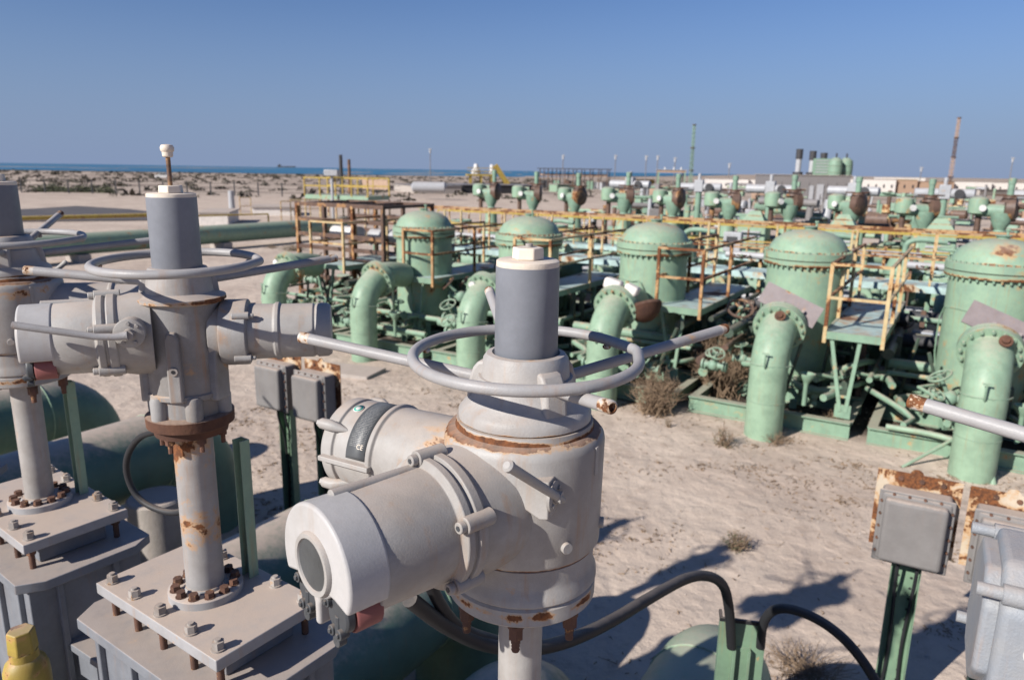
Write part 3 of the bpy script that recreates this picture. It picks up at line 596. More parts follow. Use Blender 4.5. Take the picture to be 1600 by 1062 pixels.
    lv.tube([e, e + Vector((-0.03, -0.01, -0.003)), e + Vector((-0.06, -0.018, 0.0)), e + Vector((-0.29, -0.02, 0.052))], [0.011, 0.0095, 0.0085, 0.0105], 14, smooth=1) if False else lv.tube([e, e + Vector((-0.03, -0.01, -0.003)), e + Vector((-0.07, -0.03, 0.002)), e + Vector((-0.245, -0.085, 0.042))], [0.012, 0.0095, 0.009, 0.0098], 14)
    lv.build("selector_lever", 'wheel', rt_)
    column(rt_, 0.55, 0.0575, 'chipped')
    before = set(bpy.data.objects)
    mounting(rt_)
    for o_ in set(bpy.data.objects) - before:
        if o_.parent == rt_: o_.rotation_euler = (0, 0, PLATE_ROT)
    rt_.rotation_euler = (0, 0, rz)
    return rt_
vc = valve_big((0.03, 1.485, 2.66), 0, "nearest motorized valve, large white-grey actuator with round window, knobs and black nameplate")
vl = valve_small((-0.97, 2.09, 2.77), 0, "slimmer grey valve actuator with cream rod and knob on its sleeve and rusted flange")
vm = place(vc, (-1.89, 2.70, 2.77), R(-2), "motorized valve cut by the picture's edge, behind the one with the cream knob", None)
vr = place(vc, (1.18, 0.79, 2.66), 0, "motorized valve beside the junction boxes, only a bar and grey housing showing", None)
def turn(o, prefix, a):
    for c in bpy.data.objects:
        if c.parent == o and c.name.split('.')[0] == prefix: c.rotation_euler.z += a
turn(vm, "terminal_housing", R(-131)); turn(vm, "motor_housing", R(-40)); turn(vm, "lever_bracket", R(180)); turn(vm, "selector_lever", R(180))
for o in bpy.data.objects:     # bluer, dirtier cover on the valve by the boxes
    if o.parent == vr and o.name.startswith("terminal_housing"):
        pass
turn(vr, "handwheel", R(98))
drop = [o for o in bpy.data.objects if o.name.startswith("cable_channel") and o.parent in (vc, vr)]
drop += [o for o in bpy.data.objects if o.parent in drop]
for o in drop: bpy.data.objects.remove(o)
drop = [o for o in bpy.data.objects if o.parent == vr and o.name.startswith("terminal_housing")]
for _ in range(3): drop += [o for o in bpy.data.objects if o.parent in drop and o not in drop]
for o in drop: bpy.data.objects.remove(o)
def flat_housing(rt_, ang, z, dend):
    """weathered flat-sided cover with corner bolts and a flange seam"""
    d = pol(1, ang, 0); y = Vector((0, 0, 1)).cross(d); zz = Vector((0, 0, 1)); o = Vector((0, 0, z))
    def oct(s_, c): return [(s_, c), (c, s_), (-c, s_), (-s_, c), (-s_, -c), (-c, -s_), (c, -s_), (s_, -c)]
    fr = (o, y, zz, d); b = MB(); b.prism(oct(0.108, 0.060), 0.05, dend - 0.125, fr); h = b.build("terminal_housing", 'blueweather', rt_, bevel=0.012, seg=3)
    b = MB(); b.prism(oct(0.120, 0.066), dend - 0.124, dend - 0.108, fr); b.build("cover_flange", 'blueweather', h, bevel=0.004)
    b = MB(); b.prism(oct(0.117, 0.064), dend - 0.106, dend - 0.02, fr); c = b.build("cover", 'blueweather', h, bevel=0.012, seg=3)
    b = MB(); b.prism(oct(0.098, 0.054), dend - 0.03, dend, fr); b.build("cover_face", 'blueweather', c, bevel=0.008, seg=3)
    for a, k in ((0.108, 0.085), (-0.108, 0.085), (0.108, -0.085), (-0.108, -0.085)):
        q_ = o + y * a + zz * k; b = MB(); b.cyl(q_ + d * (dend - 0.12), q_ + d * (dend - 0.02), 0.015, n=20); b.cyl(q_ + d * (dend - 0.02), q_ + d * (dend + 0.012), 0.010, n=14); b.build("cover_lug", 'blueweather', h)
    for rr, mt, off in ((0.0165, 'white', 0.0006), (0.0142, 'teal', 0.0011)):
        cc = o + y * (0.1172 + off) + zz * 0.005 + d * (dend - 0.072); b = MB(); b.cyl(cc - y * 0.0005, cc, rr, n=28); b.build("sticker", mt, c)
flat_housing(vr, R(150), 0.775, 0.50)
va = place(vl, (-2.93, 3.31, 2.77), R(8), "motorized valve next along the row outside the frame", None)
vb_ = place(vc, (-3.92, 3.92, 2.72), R(-3), "motorized valve farthest along the row outside the frame", None)
place(vl, (-4.9, 4.53, 2.77), R(-5), "motorized valve fifth along the row, outside the frame", None); place(vc, (-5.85, 5.13, 2.72), R(6), "motorized valve sixth along the row, outside the frame", None)
for k, (p, q) in enumerate((((-0.97, 2.09), (0.03, 1.485)), ((-1.93, 2.70), (-0.97, 2.09)), ((0.03, 1.485), (1.25, 0.75)), ((-2.93, 3.31), (-1.93, 2.70)))):
    p = Vector((*p, 0)); q = Vector((*q, 0)); c = (p + q) / 2; d = (q - p); ang = math.atan2(d.y, d.x)
    tb = MB(); tb.box((c.x, c.y + 0.03, 2.33), (0.42, 0.26, 0.03), ang); tb.box((c.x, c.y - 0.09, 2.26), (0.42, 0.02, 0.11), ang); tb.box((c.x, c.y + 0.15, 2.26), (0.42, 0.02, 0.11), ang)
    o = tb.build("tie_beam", 'bonnet', None, bevel=0.003)
    tag(o, ["grey steel tie beam between the cream-knob valve and the nearest valve", "grey steel tie beam behind the cream-knob valve's bonnet", "grey steel tie beam under the nearest valve's plate, toward the junction boxes", "grey steel tie beam beside the edge-cut valve's bonnet"][k], "beam", "tie beams joining the valve bonnets")
# ================================================================== FOREGROUND PIPES, HOSES, BOXES
def run_pipe(k, r, zc, t0, t1, label, bend=0.55):
    base = Vector((0.03, 1.485, 0)) + (Vector((-0.985, 0.608, 0)) * k)
    P = [base + V * t + Vector((0, 0, zc)) for t in (t0, t1)]
    e = [base + V * (t1 + bend * math.sin(a)) + Vector((0, 0, zc - bend * (1 - math.cos(a)))) for a in [PI / 2 * i / 10 for i in range(1, 11)]]
    rt_ = root("delivery_pipe", base + V * t0 + Vector((0, 0, 0)), 0, label, "pipe", "large pipes leaving the nearest valves"); o0 = rt_.location
    pb = MB(); pb.tube([p - o0 for p in P + e + [e[-1] - Vector((0, 0, zc))]], r, 40); p_ = pb.build("pipe", 'greenpipe' if k < 1 else 'dustyshadepipe', rt_)
    sb = MB()
    for t in (t1 - 0.02,):
        c = base + V * t + Vector((0, 0, zc)) - o0; x, y, d = sb.frame(None, V)
        sb.tube([c + x * (r * math.cos(a)) + y * (r * math.sin(a)) for a in [2 * PI * i / 40 for i in range(40)]], 0.008, 6, closed=True)
    sb.build("weld_seam", 'greenpipe', p_)
run_pipe(0.2, 0.33, 1.05, 0.3, 2.55, "mint green pipe bend behind the nearest valve, beside the cable trough")
run_pipe(1, 0.34, 0.95, 0.3, 1.7, "dark shaded green pipe behind the nearest valve's motor drum")
run_pipe(2, 0.36, 1.02, 0.3, 2.4, "green pipe half hidden under the nearest valve's drum")
run_pipe(3, 0.38, 1.05, 0.3, 2.6, "green pipe running up behind the cream-knob valve's plate toward the two small boxes")
run_pipe(5.6, 0.42, 1.05, 0.3, 3.0, "sand-topped green pipe between the two columns beside the black hose loop")
run_pipe(7.5, 0.42, 1.1, 0.8, 2.9, "green pipe bend behind the edge-cut valve's column")
def hose(pts, r, label, sm=3, ang=None):
    b = MB(); b.tube(pts, r, 12, smooth=sm); return tag(b.build("hose", 'black', None), label, "hose", "black cable hoses")
hose([aty(*p) for p in ((640, 935, 1.75), (690, 975, 1.85), (760, 1010, 1.95), (850, 1015, 2.05), (940, 980, 2.3), (1020, 930, 2.6), (1085, 895, 2.9), (1130, 905, 3.0), (1140, 950, 3.05), (1143, 1010, 3.1))], 0.023, "thick black hose arching from the nearest valve into the trough top")
hose([aty(*p) for p in ((668, 905, 1.8), (690, 950, 1.85), (720, 985, 1.9), (790, 1005, 2.0))], 0.018, "short black hose dropping beneath the nearest valve's motor drum")
hose([aty(*p) for p in ((1188, 1010, 3.1), (1192, 965, 3.08), (1220, 945, 3.0), (1280, 965, 2.9), (1335, 1010, 2.8), (1385, 1090, 2.7))], 0.022, "grey-black hose leaving the trough and bending down toward the green post")
hose([aty(*p) for p in ((262, 640, 2.2), (255, 672, 2.3), (215, 680, 2.4), (192, 725, 2.45), (212, 780, 2.45), (262, 803, 2.4), (296, 796, 2.35))], 0.0115, "thin black hose looping out beside the cream-knob valve's column")
# cable trough
def trough():
    c = (atz(1125, 965, 2.0) + atz(1200, 975, 2.0)) / 2
    rt_ = root("cable_trough", (c.x, c.y, 0), TH + R(20), "olive green upright cable trough with black edging, hoses entering its top", "trough")
    b = MB(); b.box((0, 0.0, 1.0), (0.21, 0.004, 2.0)); b.box((-0.105, 0.03, 1.0), (0.004, 0.064, 2.0)); b.box((0.105, 0.03, 1.0), (0.004, 0.064, 2.0)); t = b.build("trough_wall", 'channel', rt_, bevel=0.001)
    b = MB(); b.box((0, 0.0, 1.998), (0.225, 0.014, 0.02)); b.box((-0.105, 0.035, 1.998), (0.014, 0.07, 0.02)); b.box((0.105, 0.035, 1.998), (0.014, 0.07, 0.02)); b.build("rubber_edge", 'black', rt_, bevel=0.002)
    b = MB()
    b.box((0, -0.0045, 0.96), (0.085, 0.005, 1.8)); b.box((-0.04, -0.02, 0.96), (0.004, 0.034, 1.8)); b.box((0.04, -0.02, 0.96), (0.004, 0.034, 1.8)); b.box((-0.034, -0.036, 0.96), (0.014, 0.004, 1.8)); b.box((0.034, -0.036, 0.96), (0.014, 0.004, 1.8)); b.build("strut_rail", 'channel', rt_, bevel=0.001)
trough()
# junction boxes on posts
def junction(loc, label, h):
    rt_ = root("junction_box", loc, TH, label, "junction box", "junction boxes on green posts")
    b = MB(); b.box((0, 0.12, h - 0.24), (0.56, 0.008, 0.62)); b.cyl((-0.02, 0.12, h + 0.06), (-0.02, 0.13, h + 0.06), 0.045, n=18); p = b.build("back_plate", 'rustplate', rt_)
    bb = MB()
    for x in (-0.12, 0.02, 0.16): bb.bolt((x, 0.115, h + 0.02), (0, -1, 0), 0.03, 0.012)
    bb.build("plate_bolt", 'rustnut', p)
    b = MB(); b.box((0, 0.0, h - 0.30), (0.46, 0.20, 0.54)); e = b.build("enclosure", 'box', rt_, bevel=0.03, seg=4)
    b = MB(); b.box((0, -0.075, h - 0.30), (0.49, 0.02, 0.57)); l = b.build("cover_flange", 'box', e, bevel=0.012, seg=3)
    b = MB(); b.box((0, -0.125, h - 0.30), (0.41, 0.09, 0.49)); b.build("cover", 'box', e, bevel=0.03, seg=4)
    b = MB()
    for i in range(5):
        for x in (-0.226, 0.226): b.cyl((x, -0.084, h - 0.5 + i * 0.1), (x, -0.1, h - 0.5 + i * 0.1), 0.01, n=10)
    for i in range(4):
        for z in (h - 0.565, h - 0.035): b.cyl((-0.15 + i * 0.1, -0.084, z), (-0.15 + i * 0.1, -0.1, z), 0.01, n=10)
    b.build("cover_screw", 'rustnut', e)
    b = MB(); b.box((0, 0.15, h / 2 - 0.1), (0.20, 0.008, h)); b.box((-0.098, 0.11, h / 2 - 0.35), (0.008, 0.09, h - 0.5)); b.box((0.098, 0.11, h / 2 - 0.35), (0.008, 0.09, h - 0.5)); po = b.build("post", 'channel', rt_, bevel=0.001)
    b = MB()
    for i in range(int(h / 0.09) - 2):
        for x in (-0.045, 0.045): b.cyl((x, 0.1455, 0.06 + i * 0.09), (x, 0.1445, 0.06 + i * 0.09), 0.011, n=10)
    b.build("post_hole", 'black', po)
    b = MB()
    for x in (-0.06, 0.07): b.tube([(x, 0.02, h - 0.58), (x, 0.03, h - 0.75), (x * 0.9, 0.10, h - 0.95), (x * 0.6, 0.125, h - 1.4), (x, 0.12, 0.0)], 0.013, 8, smooth=2); b.cyl((x, 0.02, h - 0.56), (x, 0.02, h - 0.62), 0.02, n=10)
    b.build("cable", 'black', rt_)
    return rt_
pl = atz(446, 800, 0); pr_ = atz(1440, 735, 2.02)
j1 = junction((pl.x, pl.y, 0), "grey junction box on a green post, farther of the pair behind the cream-knob valve", 1.92)
place(j1, (pl.x + U.x * 0.62, pl.y + U.y * 0.62, -0.02), TH, "grey junction box with a curved shadow line, beside the nearest valve's terminal drum")
place(j1, (pr_.x, pr_.y, -0.05), TH + R(2), "junction box whole in view on its rusty plate, by the big sunlit green riser")
place(j1, (pr_.x + U.x * 0.60, pr_.y + U.y * 0.60, -0.05), TH + R(1), "junction box on a rusty plate partly behind the blue-grey housing")
# yellow capped gas fitting
yb = atz(32, 985, 2.57); rt_ = root("yellow_cap", (yb.x, yb.y, 0), 0.2, "yellow hexagonal cap on a shouldered yellow riser with black chips", "riser cap")
b = MB(); b.cyl((0, 0, 2.495), (0, 0, 2.575), 0.046, 0.042, n=6); b.build("hex_cap", 'brightyellow', rt_, bevel=0.004)
b = MB(); b.lathe([(0.070, 0.0), (0.070, 2.40), (0.068, 2.43), (0.060, 2.455), (0.044, 2.47), (0.042, 2.497)], n=40); b.build("riser", 'brightyellow', rt_)
# fallen slab and round footing
b = MB(); c = atz(545, 580, 0.05); b.box((c.x, c.y, 0.05), (1.3, 0.75, 0.1), TH + R(12)); tag(b.build("concrete_slab", 'concrete', None, bevel=0.01), "flat concrete slab lying on the sand behind the small boxes", "slab")
b = MB(); c = atz(243, 775, 0.9); b.lathe([(0.27, 0), (0.27, 0.88), (0.25, 0.9)], (c.x, c.y, 0), n=40); tag(b.build("round_footing", 'concrete', None), "round grey concrete pier inside the hose loop", "pier")
# ================================================================== MIDDLE GROUND
S = 2.86
def riser(loc, ang, label, extra):
    """big green riser bending over into a flanged nozzle; local +Y points at its vessel"""
    rt_ = root("riser_pipe", loc, TH, label, "pipe", "green riser pipes feeding the vessels")
    r = 0.288; zb = 1.08; R_ = 0.66
    P = [(0, 0, -0.1), (0, 0, 0.25), (0, 0, zb)] + [(0, R_ * (1 - math.cos(a)), zb + R_ * math.sin(a)) for a in [R(70) * i / 12 for i in range(1, 13)]]
    a = R(70); tv = Vector((0, math.sin(a), math.cos(a)))
    b = MB(); b.tube(P, r, 40); p = b.build("pipe", 'greenpipe', rt_)
    e = Vector(P[-1]); ax = Vector((0, math.sin(R(80)), math.cos(R(80)))); ax = tv
    b = MB(); b.lathe([(r, -0.05), (r * 1.02, 0), (r * 1.42, 0.0), (r * 1.42, 0.07), (r * 1.42, 0.075)], e, ax, 40)
    b.lathe([(r * 1.42, 0.085), (r * 1.42, 0.155), (r * 1.0, 0.16)], e, ax, 40); f = b.build("flange", 'green', rt_)
    b = MB(); x, y, d = b.frame(None, ax)
    for i in range(16):
        t = 2 * PI * i / 16; q = e + x * (r * 1.24 * math.cos(t)) + y * (r * 1.24 * math.sin(t)); bb = MB(); bb.cyl(q - ax * 0.05, q + ax * 0.2, 0.014, n=8); bb.bolt(q + ax * 0.155, ax, 0.05, 0.035); bb.bolt(q, -ax, 0.05, 0.035); bb.build("flange_bolt", 'greenrust', f)
    q = e + ax * 0.16; b = MB(); b.tube([q, q + ax * 0.1, q + Vector((0, 0.35, 0.03)), q + Vector((0, 0.8, -0.05))], r * 0.97, 32, smooth=1); b.build("nozzle", 'green', rt_)
    b = MB(); z0 = zb + 0.12; b.tube([(-0.31, 0.02, z0), (-0.2, -0.24, z0 + 0.02), (0.05, -0.29, z0 + 0.03), (0.25, -0.15, z0 + 0.02), (0.33, 0.1, z0)], 0.012, 8, smooth=1)
    b.tube([(0.0, -0.29, z0), (0.0, -0.33, z0 + 0.05), (0.0, -0.33, z0 + 0.22)], 0.015, 8); b.box((0, -0.33, z0 + 0.24), (0.1, 0.02, 0.02)); b.build("tracer_line", 'greenrust', rt_)
    b = MB(); b.ring((0, 0, 0.62), r + 0.001, 0.006, 40, 6); b.build("weld_seam", 'greenrust', p)
    if 'gauge' in extra:
        b = MB(); q = Vector((-0.12, 0.25, zb + 0.62)); b.cyl(q - Vector((0, 0, 0.1)), q + Vector((0, 0, 0.12)), 0.015, n=8); g = b.build("gauge_stem", 'green', rt_)
        b = MB(); q2 = q + Vector((0, -0.02, 0.18)); b.cyl(q2, q2 + Vector((0, -0.04, 0)), 0.075, n=20); b.build("gauge_dial", 'white', g)
    if 'plate' in extra:
        b = MB(); q = e + ax * 0.2; b.box(q + Vector((0.1, 0.02, 0.30)), (0.95, 0.03, 0.36), 0, Matrix.Rotation(R(22), 4, 'Y') @ Matrix.Rotation(R(-24), 4, 'X')); b.bolt(q + Vector((0.0, -0.05, 0.34)), (0, -1, 0.3), 0.05, 0.03); b.bolt(q + Vector((0.32, -0.05, 0.22)), (0, -1, 0.3), 0.05, 0.03); b.build("blanking_plate", 'mauve', rt_)
        b = MB(); q = e - ax * 0.12 + Vector((0.05 if 'l' in extra else 0.15, -0.1, 0.28)); b.lathe([(0.085, 0), (0.085, 0.03), (0.05, 0.032), (0.045, 0.07)], q, (0, -1, 0.6), 24); b.build("rusty_port", 'rust', rt_)
    if 'white' in extra:
        b = MB(); q = e + ax * 0.12; b.box(q + Vector((-0.1, 0.02, 0.38)), (0.34, 0.2, 0.2), 0, Matrix.Rotation(R(12), 4, 'Y')); b.box(q + Vector((0.27, 0.0, 0.32)), (0.26, 0.2, 0.18), 0, Matrix.Rotation(R(20), 4, 'Y')); w_ = b.build("insulation_pad", 'whitewall', rt_, bevel=0.05, seg=3)
        b = MB(); b.lathe([(0.33, 0), (0.34, 0.05), (0.25, 0.2), (0.1, 0.3)], q + Vector((0.42, 0.2, 0.02)), (0.5, -0.3, -1), 20); b.build("rusty_shroud", 'rust', rt_)
    return rt_
vlabels = ["pale green domed vessel nearest the dense rusty gantry", "pale green domed vessel just behind the grey stem sleeve", "pale green domed vessel with the dark lifting hatch on its dome, above the white pad", "pale green domed vessel with one rust patch on its rim, over the sunlit riser", "big green domed vessel cut by the picture's edge"]
rlabels = ["green pipe bend with a small gauge near the dense rusty gantry", "green pipe bend before the first domed vessel, small valves at its foot", "green pipe bend with a pale round gauge, just behind the grey sleeve", "green pipe bend with a white pad over its flange, by the dry bush", "sunlit green riser standing whole on the open sand", "green riser in front of the vessel cut by the picture's edge"]
ex = [('gauge',), (), ('gauge',), ('white',), ('plate', 'l'), ('plate',)]
for i, k in enumerate(range(-4, 2)):
    riser(G(k * S, 0), 0, rlabels[i], ex[i])
def vessel(loc, label):
    rt_ = root("vessel", loc, TH, label, "vessel", "domed green vessels")
    r = 0.66
    b = MB(); b.lathe([(0.3, 0.42), (0.5, 0.48), (r * 0.96, 0.66), (r, 0.85), (r, 2.56), (r * 0.9, 2.57)], n=64); sh = b.build("shell", 'green', rt_)
    b = MB(); b.lathe([(r + 0.005, 2.55), (r + 0.075, 2.56), (r + 0.08, 2.64), (r, 2.645), (r, 2.655), (r + 0.08, 2.66), (r + 0.08, 2.775), (r * 1.02, 2.785), (r * 1.0, 2.80), (r * 0.96, 2.88), (r * 0.84, 2.99), (r * 0.62, 3.08), (r * 0.36, 3.13), (0.1, 3.15), (0.01, 3.152)], n=64); ld = b.build("domed_lid", 'green', rt_)
    b = MB()
    for i in range(40):
        a = 2 * PI * i / 40; q = pol(r + 0.045, a, 2.555); b.cyl(q, q - Vector((0, 0, 0.045)), 0.02, n=6); q = pol(r + 0.045, a, 2.777); b.cyl(q, q + Vector((0, 0, 0.03)), 0.018, n=6)
    b.build("rim_bolt", 'greenrust', ld)
    b = MB(); b.cyl((0, 0, 3.13), (0, 0, 3.19), 0.09, n=20); b.cyl((0, 0, 3.19), (0, 0, 3.205), 0.12, n=20); b.build("hatch", 'greendark', ld)
    b = MB()
    b.cyl((0.1, -0.05, 3.13), (0.1, -0.05, 3.27), 0.02, n=8); b.cyl((0.1, -0.05, 3.27), (0.1, -0.05, 3.30), 0.035, n=8)
    b.build("vent_cock", 'greenrust', ld)
    b = MB(); b.tube([(-0.66, -0.05, 1.0), (-0.70, -0.08, 1.3), (-0.695, -0.08, 2.0), (-0.5, -0.47, 2.06), (-0.2, -0.66, 2.03), (0.0, -0.69, 2.08), (0.1, -0.7, 1.9)], 0.012, 6, smooth=1); b.build("tracer_line", 'greenrust', rt_)
    b = MB(); 
    for a in (R(45), R(135), R(225), R(315)): q = pol(0.52, a, 0); b.box((q.x, q.y, 0.35), (0.12, 0.12, 0.7), a)
    b.build("leg_set", 'greenrust', rt_) if False else [MB().box((pol(0.52, a, 0).x, pol(0.52, a, 0).y, 0.33), (0.12, 0.12, 0.66), a).build("leg", 'greenrust', rt_) for a in (R(45), R(135), R(225), R(315))]
    b = MB(); b.tube([(0, 0.6, 1.2), (0, 1.1, 1.2), (0, 1.5, 1.15), (0, 1.75, 0.9), (0, 1.8, 0.3)], 0.26, 28, smooth=2); b.lathe([(0.38, 0), (0.38, 0.12)], (0, 0.85, 1.2), (0, 1, 0), 28); b.build("outlet", 'greendark', rt_)
    return rt_
v0 = vessel(G(-3 * S - 0.05, 2.2), vlabels[0])
for i, k in enumerate(range(-2, 2)): place(v0, G(k * S, 2.2 + 0.04 * i, 0.01 * i), TH + 0.5 * i, vlabels[i + 1])
for o in bpy.data.objects:
    if o.parent and o.parent.name.startswith('vessel') and o.name.startswith('outlet') and o.parent != v0: o.rotation_euler.z -= (o.parent.rotation_euler.z - TH)
    if o.parent and o.parent.name.startswith('vessel') and o.name.startswith('tracer_line') and o.parent != v0: o.rotation_euler.z -= (o.parent.rotation_euler.z - TH)
# access platforms with yellow railings
def bar(b, p, q, w_=0.05):
    b.cyl(p, q, w_ / 2, n=8)
def platform(a, b0, z, length, label, mat, width=0.84, rusty=False, mids=2):
    rt_ = root("access_platform", G(a, b0), TH, label, "platform", "railed access platforms between the vessels")
    b = MB(); b.box((width / 2, length / 2, z - 0.03), (width, length, 0.02)); b.build("deck", 'deck', rt_)
    b = MB(); b.box((0.0, length / 2, z - 0.07), (0.04, length, 0.12)); b.box((width, length / 2, z - 0.07), (0.04, length, 0.12)); b.box((width / 2, 0, z - 0.07), (width - 0.04, 0.04, 0.12)); b.build("deck_frame", 'greenrust', rt_)
    n = max(2, int(length / 1.25) + 1); hh = 1.06
    for x in (0, width):
        for i in range(n):
            y = length * i / (n - 1) if n > 1 else 0
            if x == width and i == n - 1: continue
            MB().box((x, y, z + hh / 2 - 0.1), (0.055, 0.055, hh + 0.2)).build("post", 'yellowrust' if rusty and i < 2 else 'yellow', rt_)
    for x in (0, width):
        for zz in (0.53, 1.06): r_ = MB(); r_.box((x, length / 2, z + zz), (0.045, length + 0.04, 0.045)); r_.build("rail", 'yellowrust' if x == 0 or rusty else 'yellow', rt_)
    for zz in (0.53, 1.06): r_ = MB(); r_.box((width / 2, 0, z + zz), (width, 0.045, 0.045)); r_.build("rail", 'yellowrust' if rusty else 'yellow', rt_)
    for (x0, x1) in ((0.10, width * 0.42), (width * 0.62, width * 0.52)):
        l = MB(); l.cyl((x0, 0.06, z - 0.1), (x1, -0.02, 0.42), 0.04, n=4, ph=0.78); l.build("leg", 'greenrust', rt_)
    l = MB(); l.box((width * 0.47, -0.02, 0.42), (0.24, 0.03, 0.22)); l.box((width * 0.47, 0, 0.66), (0.14, 0.03, 0.04)); l.build("leg_gusset", 'greenrust', rt_)
    for y in (length * 0.6, length):
        for x in (0.05, width - 0.05): MB().box((x, y, z / 2 - 0.05), (0.07, 0.07, z - 0.1)).build("leg", 'greenrust', rt_)
    return rt_
platform(0.65, 0.75, 1.70, 4.0, "railed platform with cream-yellow posts and rust-streaked deck, past the sunlit riser", 'yellow')
platform(-2.42, 1.35, 1.70, 3.6, "railed platform with orange-rust posts and pale blue deck behind the dry bush", 'yellow', rusty=True)
platform(-5.50, 1.25, 1.70, 3.7, "railed platform half hidden by the grey stem sleeve", 'yellow')
platform(-8.60, 1.40, 1.70, 3.3, "railed platform in front of the first domed vessel, one post rust red", 'yellow', rusty=True)
platform(-12.05, 1.8, 1.70, 3.3, "railed platform at the front of the dense rusty gantry", 'yellow', width=1.15)
platform(3.75, 0.9, 1.70, 3.6, "railed platform beyond the edge-cut vessel", 'yellow')
# dense rusty gantry beside the first vessel
rt_ = root("pipe_gantry", G(-13.5, 2.7), TH, "dense rusty brown gantry of rails and beams carrying a white cylinder", "gantry"); rt_.scale = (0.95, 1.35, 1.16)
for x in (0, 1.1, 2.2, 3.3):
    for y in (0, 1.5): MB().box((x, y, 1.35), (0.08, 0.08, 2.7)).build("gantry_post", 'yellowrust' if (x + y) % 2 < 1 else 'brownsteel', rt_)
for z in (0.6, 1.0, 1.45, 1.7, 2.0, 2.35, 2.7):
    for y in (0, 1.5): MB().box((1.65, y, z), (3.4, 0.07, 0.09)).build("gantry_beam", 'brownsteel' if z != 2.25 else 'yellow', rt_)
for x in (0, 1.1, 2.2, 3.3): MB().box((x, 0.75, 2.7), (0.07, 1.5, 0.07)).build("gantry_beam", 'brownsteel', rt_)
for x0, z0, x1, z1 in ((0, 0.1, 1.1, 1.3), (1.1, 0.1, 2.2, 0.9), (2.2, 1.35, 3.3, 0.2), (1.1, 1.35, 0.3, 0.2), (3.3, 0.9, 2.6, 0.1)): q = MB(); bar(q, (x0, 0, z0), (x1, 0, z1), 0.07); q.build("brace", 'brownsteel', rt_)
MB().cyl((0.5, 0.7, 2.0), (1.5, 0.7, 2.0), 0.17, n=24).build("white_cylinder", 'white', rt_); MB().cyl((2.0, 0.7, 2.0), (3.0, 0.7, 2.0), 0.15, n=24).build("pale_cylinder", 'silver', rt_)
# long railed walkway running behind the vessels
def walkway(a0, a1, b_, z, label, mat, top=1.07, w_=0.8, step=1.5, name="walkway"):
    rt_ = root(name, G(a0, b_), TH, label, "walkway", None); L = a1 - a0
    rw = 0.042 if mat != 'brightyellow' else 0.05
    d = MB(); d.box((L / 2, w_ / 2, z - 0.03), (L, w_, 0.02)); d.box((L / 2, 0, z - 0.08), (L, 0.05, 0.14)); d.box((L / 2, w_, z - 0.08), (L, 0.05, 0.14)); d.build("deck", 'deck', rt_)
    n = int(L / step)
    for i in range(n + 1):
        MB().box((i * L / n, 0, z + top / 2 - 0.05), (0.042, 0.042, top + 0.1)).build("post", 'yellow', rt_)
        MB().box((i * L / n, w_, z + top / 2 - 0.05), (0.042, 0.042, top + 0.1)).build("post", 'yellow', rt_)
        if i % 2 == 0: MB().box((i * L / n, w_ / 2, z / 2 - 0.08), (0.09, 0.09, z - 0.12)).build("leg", 'greenrust', rt_)
    for y in (0, w_):
        for zz in (top / 2, top): MB().box((L / 2, y, z + zz), (L, rw, rw)).build("rail", mat, rt_)
walkway(-13.5, 8.0, 5.4, 1.95, "long walkway with rusty yellow rails running close behind the vessels", 'yellowrust')
walkway(-16, 12, 12.3, 1.55, "long walkway with bright yellow rails in front of the far valve row", 'brightyellow', top=0.95)
# skids, small piping under the platforms
def handvalve(b, bw, p, s=1.0, up_=(0, 0, 1)):
    p = Vector(p); b.sphere(p, 0.09 * s, 12); b.cyl(p - Vector((0.16 * s, 0, 0)), p + Vector((0.16 * s, 0, 0)), 0.05 * s, n=12)
    for sx in (-1, 1): b.cyl(p + Vector((sx * 0.15 * s, 0, 0)), p + Vector((sx * 0.18 * s, 0, 0)), 0.085 * s, n=14)
    d = Vector(up_).normalized(); b.cyl(p, p + d * 0.3 * s, 0.022 * s, n=8); c = p + d * 0.28 * s; x, y, dd = b.frame(None, d)
    bw.tube([c + x * (0.12 * s * math.cos(t)) + y * (0.12 * s * math.sin(t)) for t in [2 * PI * i / 18 for i in range(18)]], 0.013 * s, 6, closed=True)
    for t in (0, 2.1, 4.2): bw.cyl(c, c + x * (0.12 * s * math.cos(t)) + y * (0.12 * s * math.sin(t)), 0.009 * s, n=6)
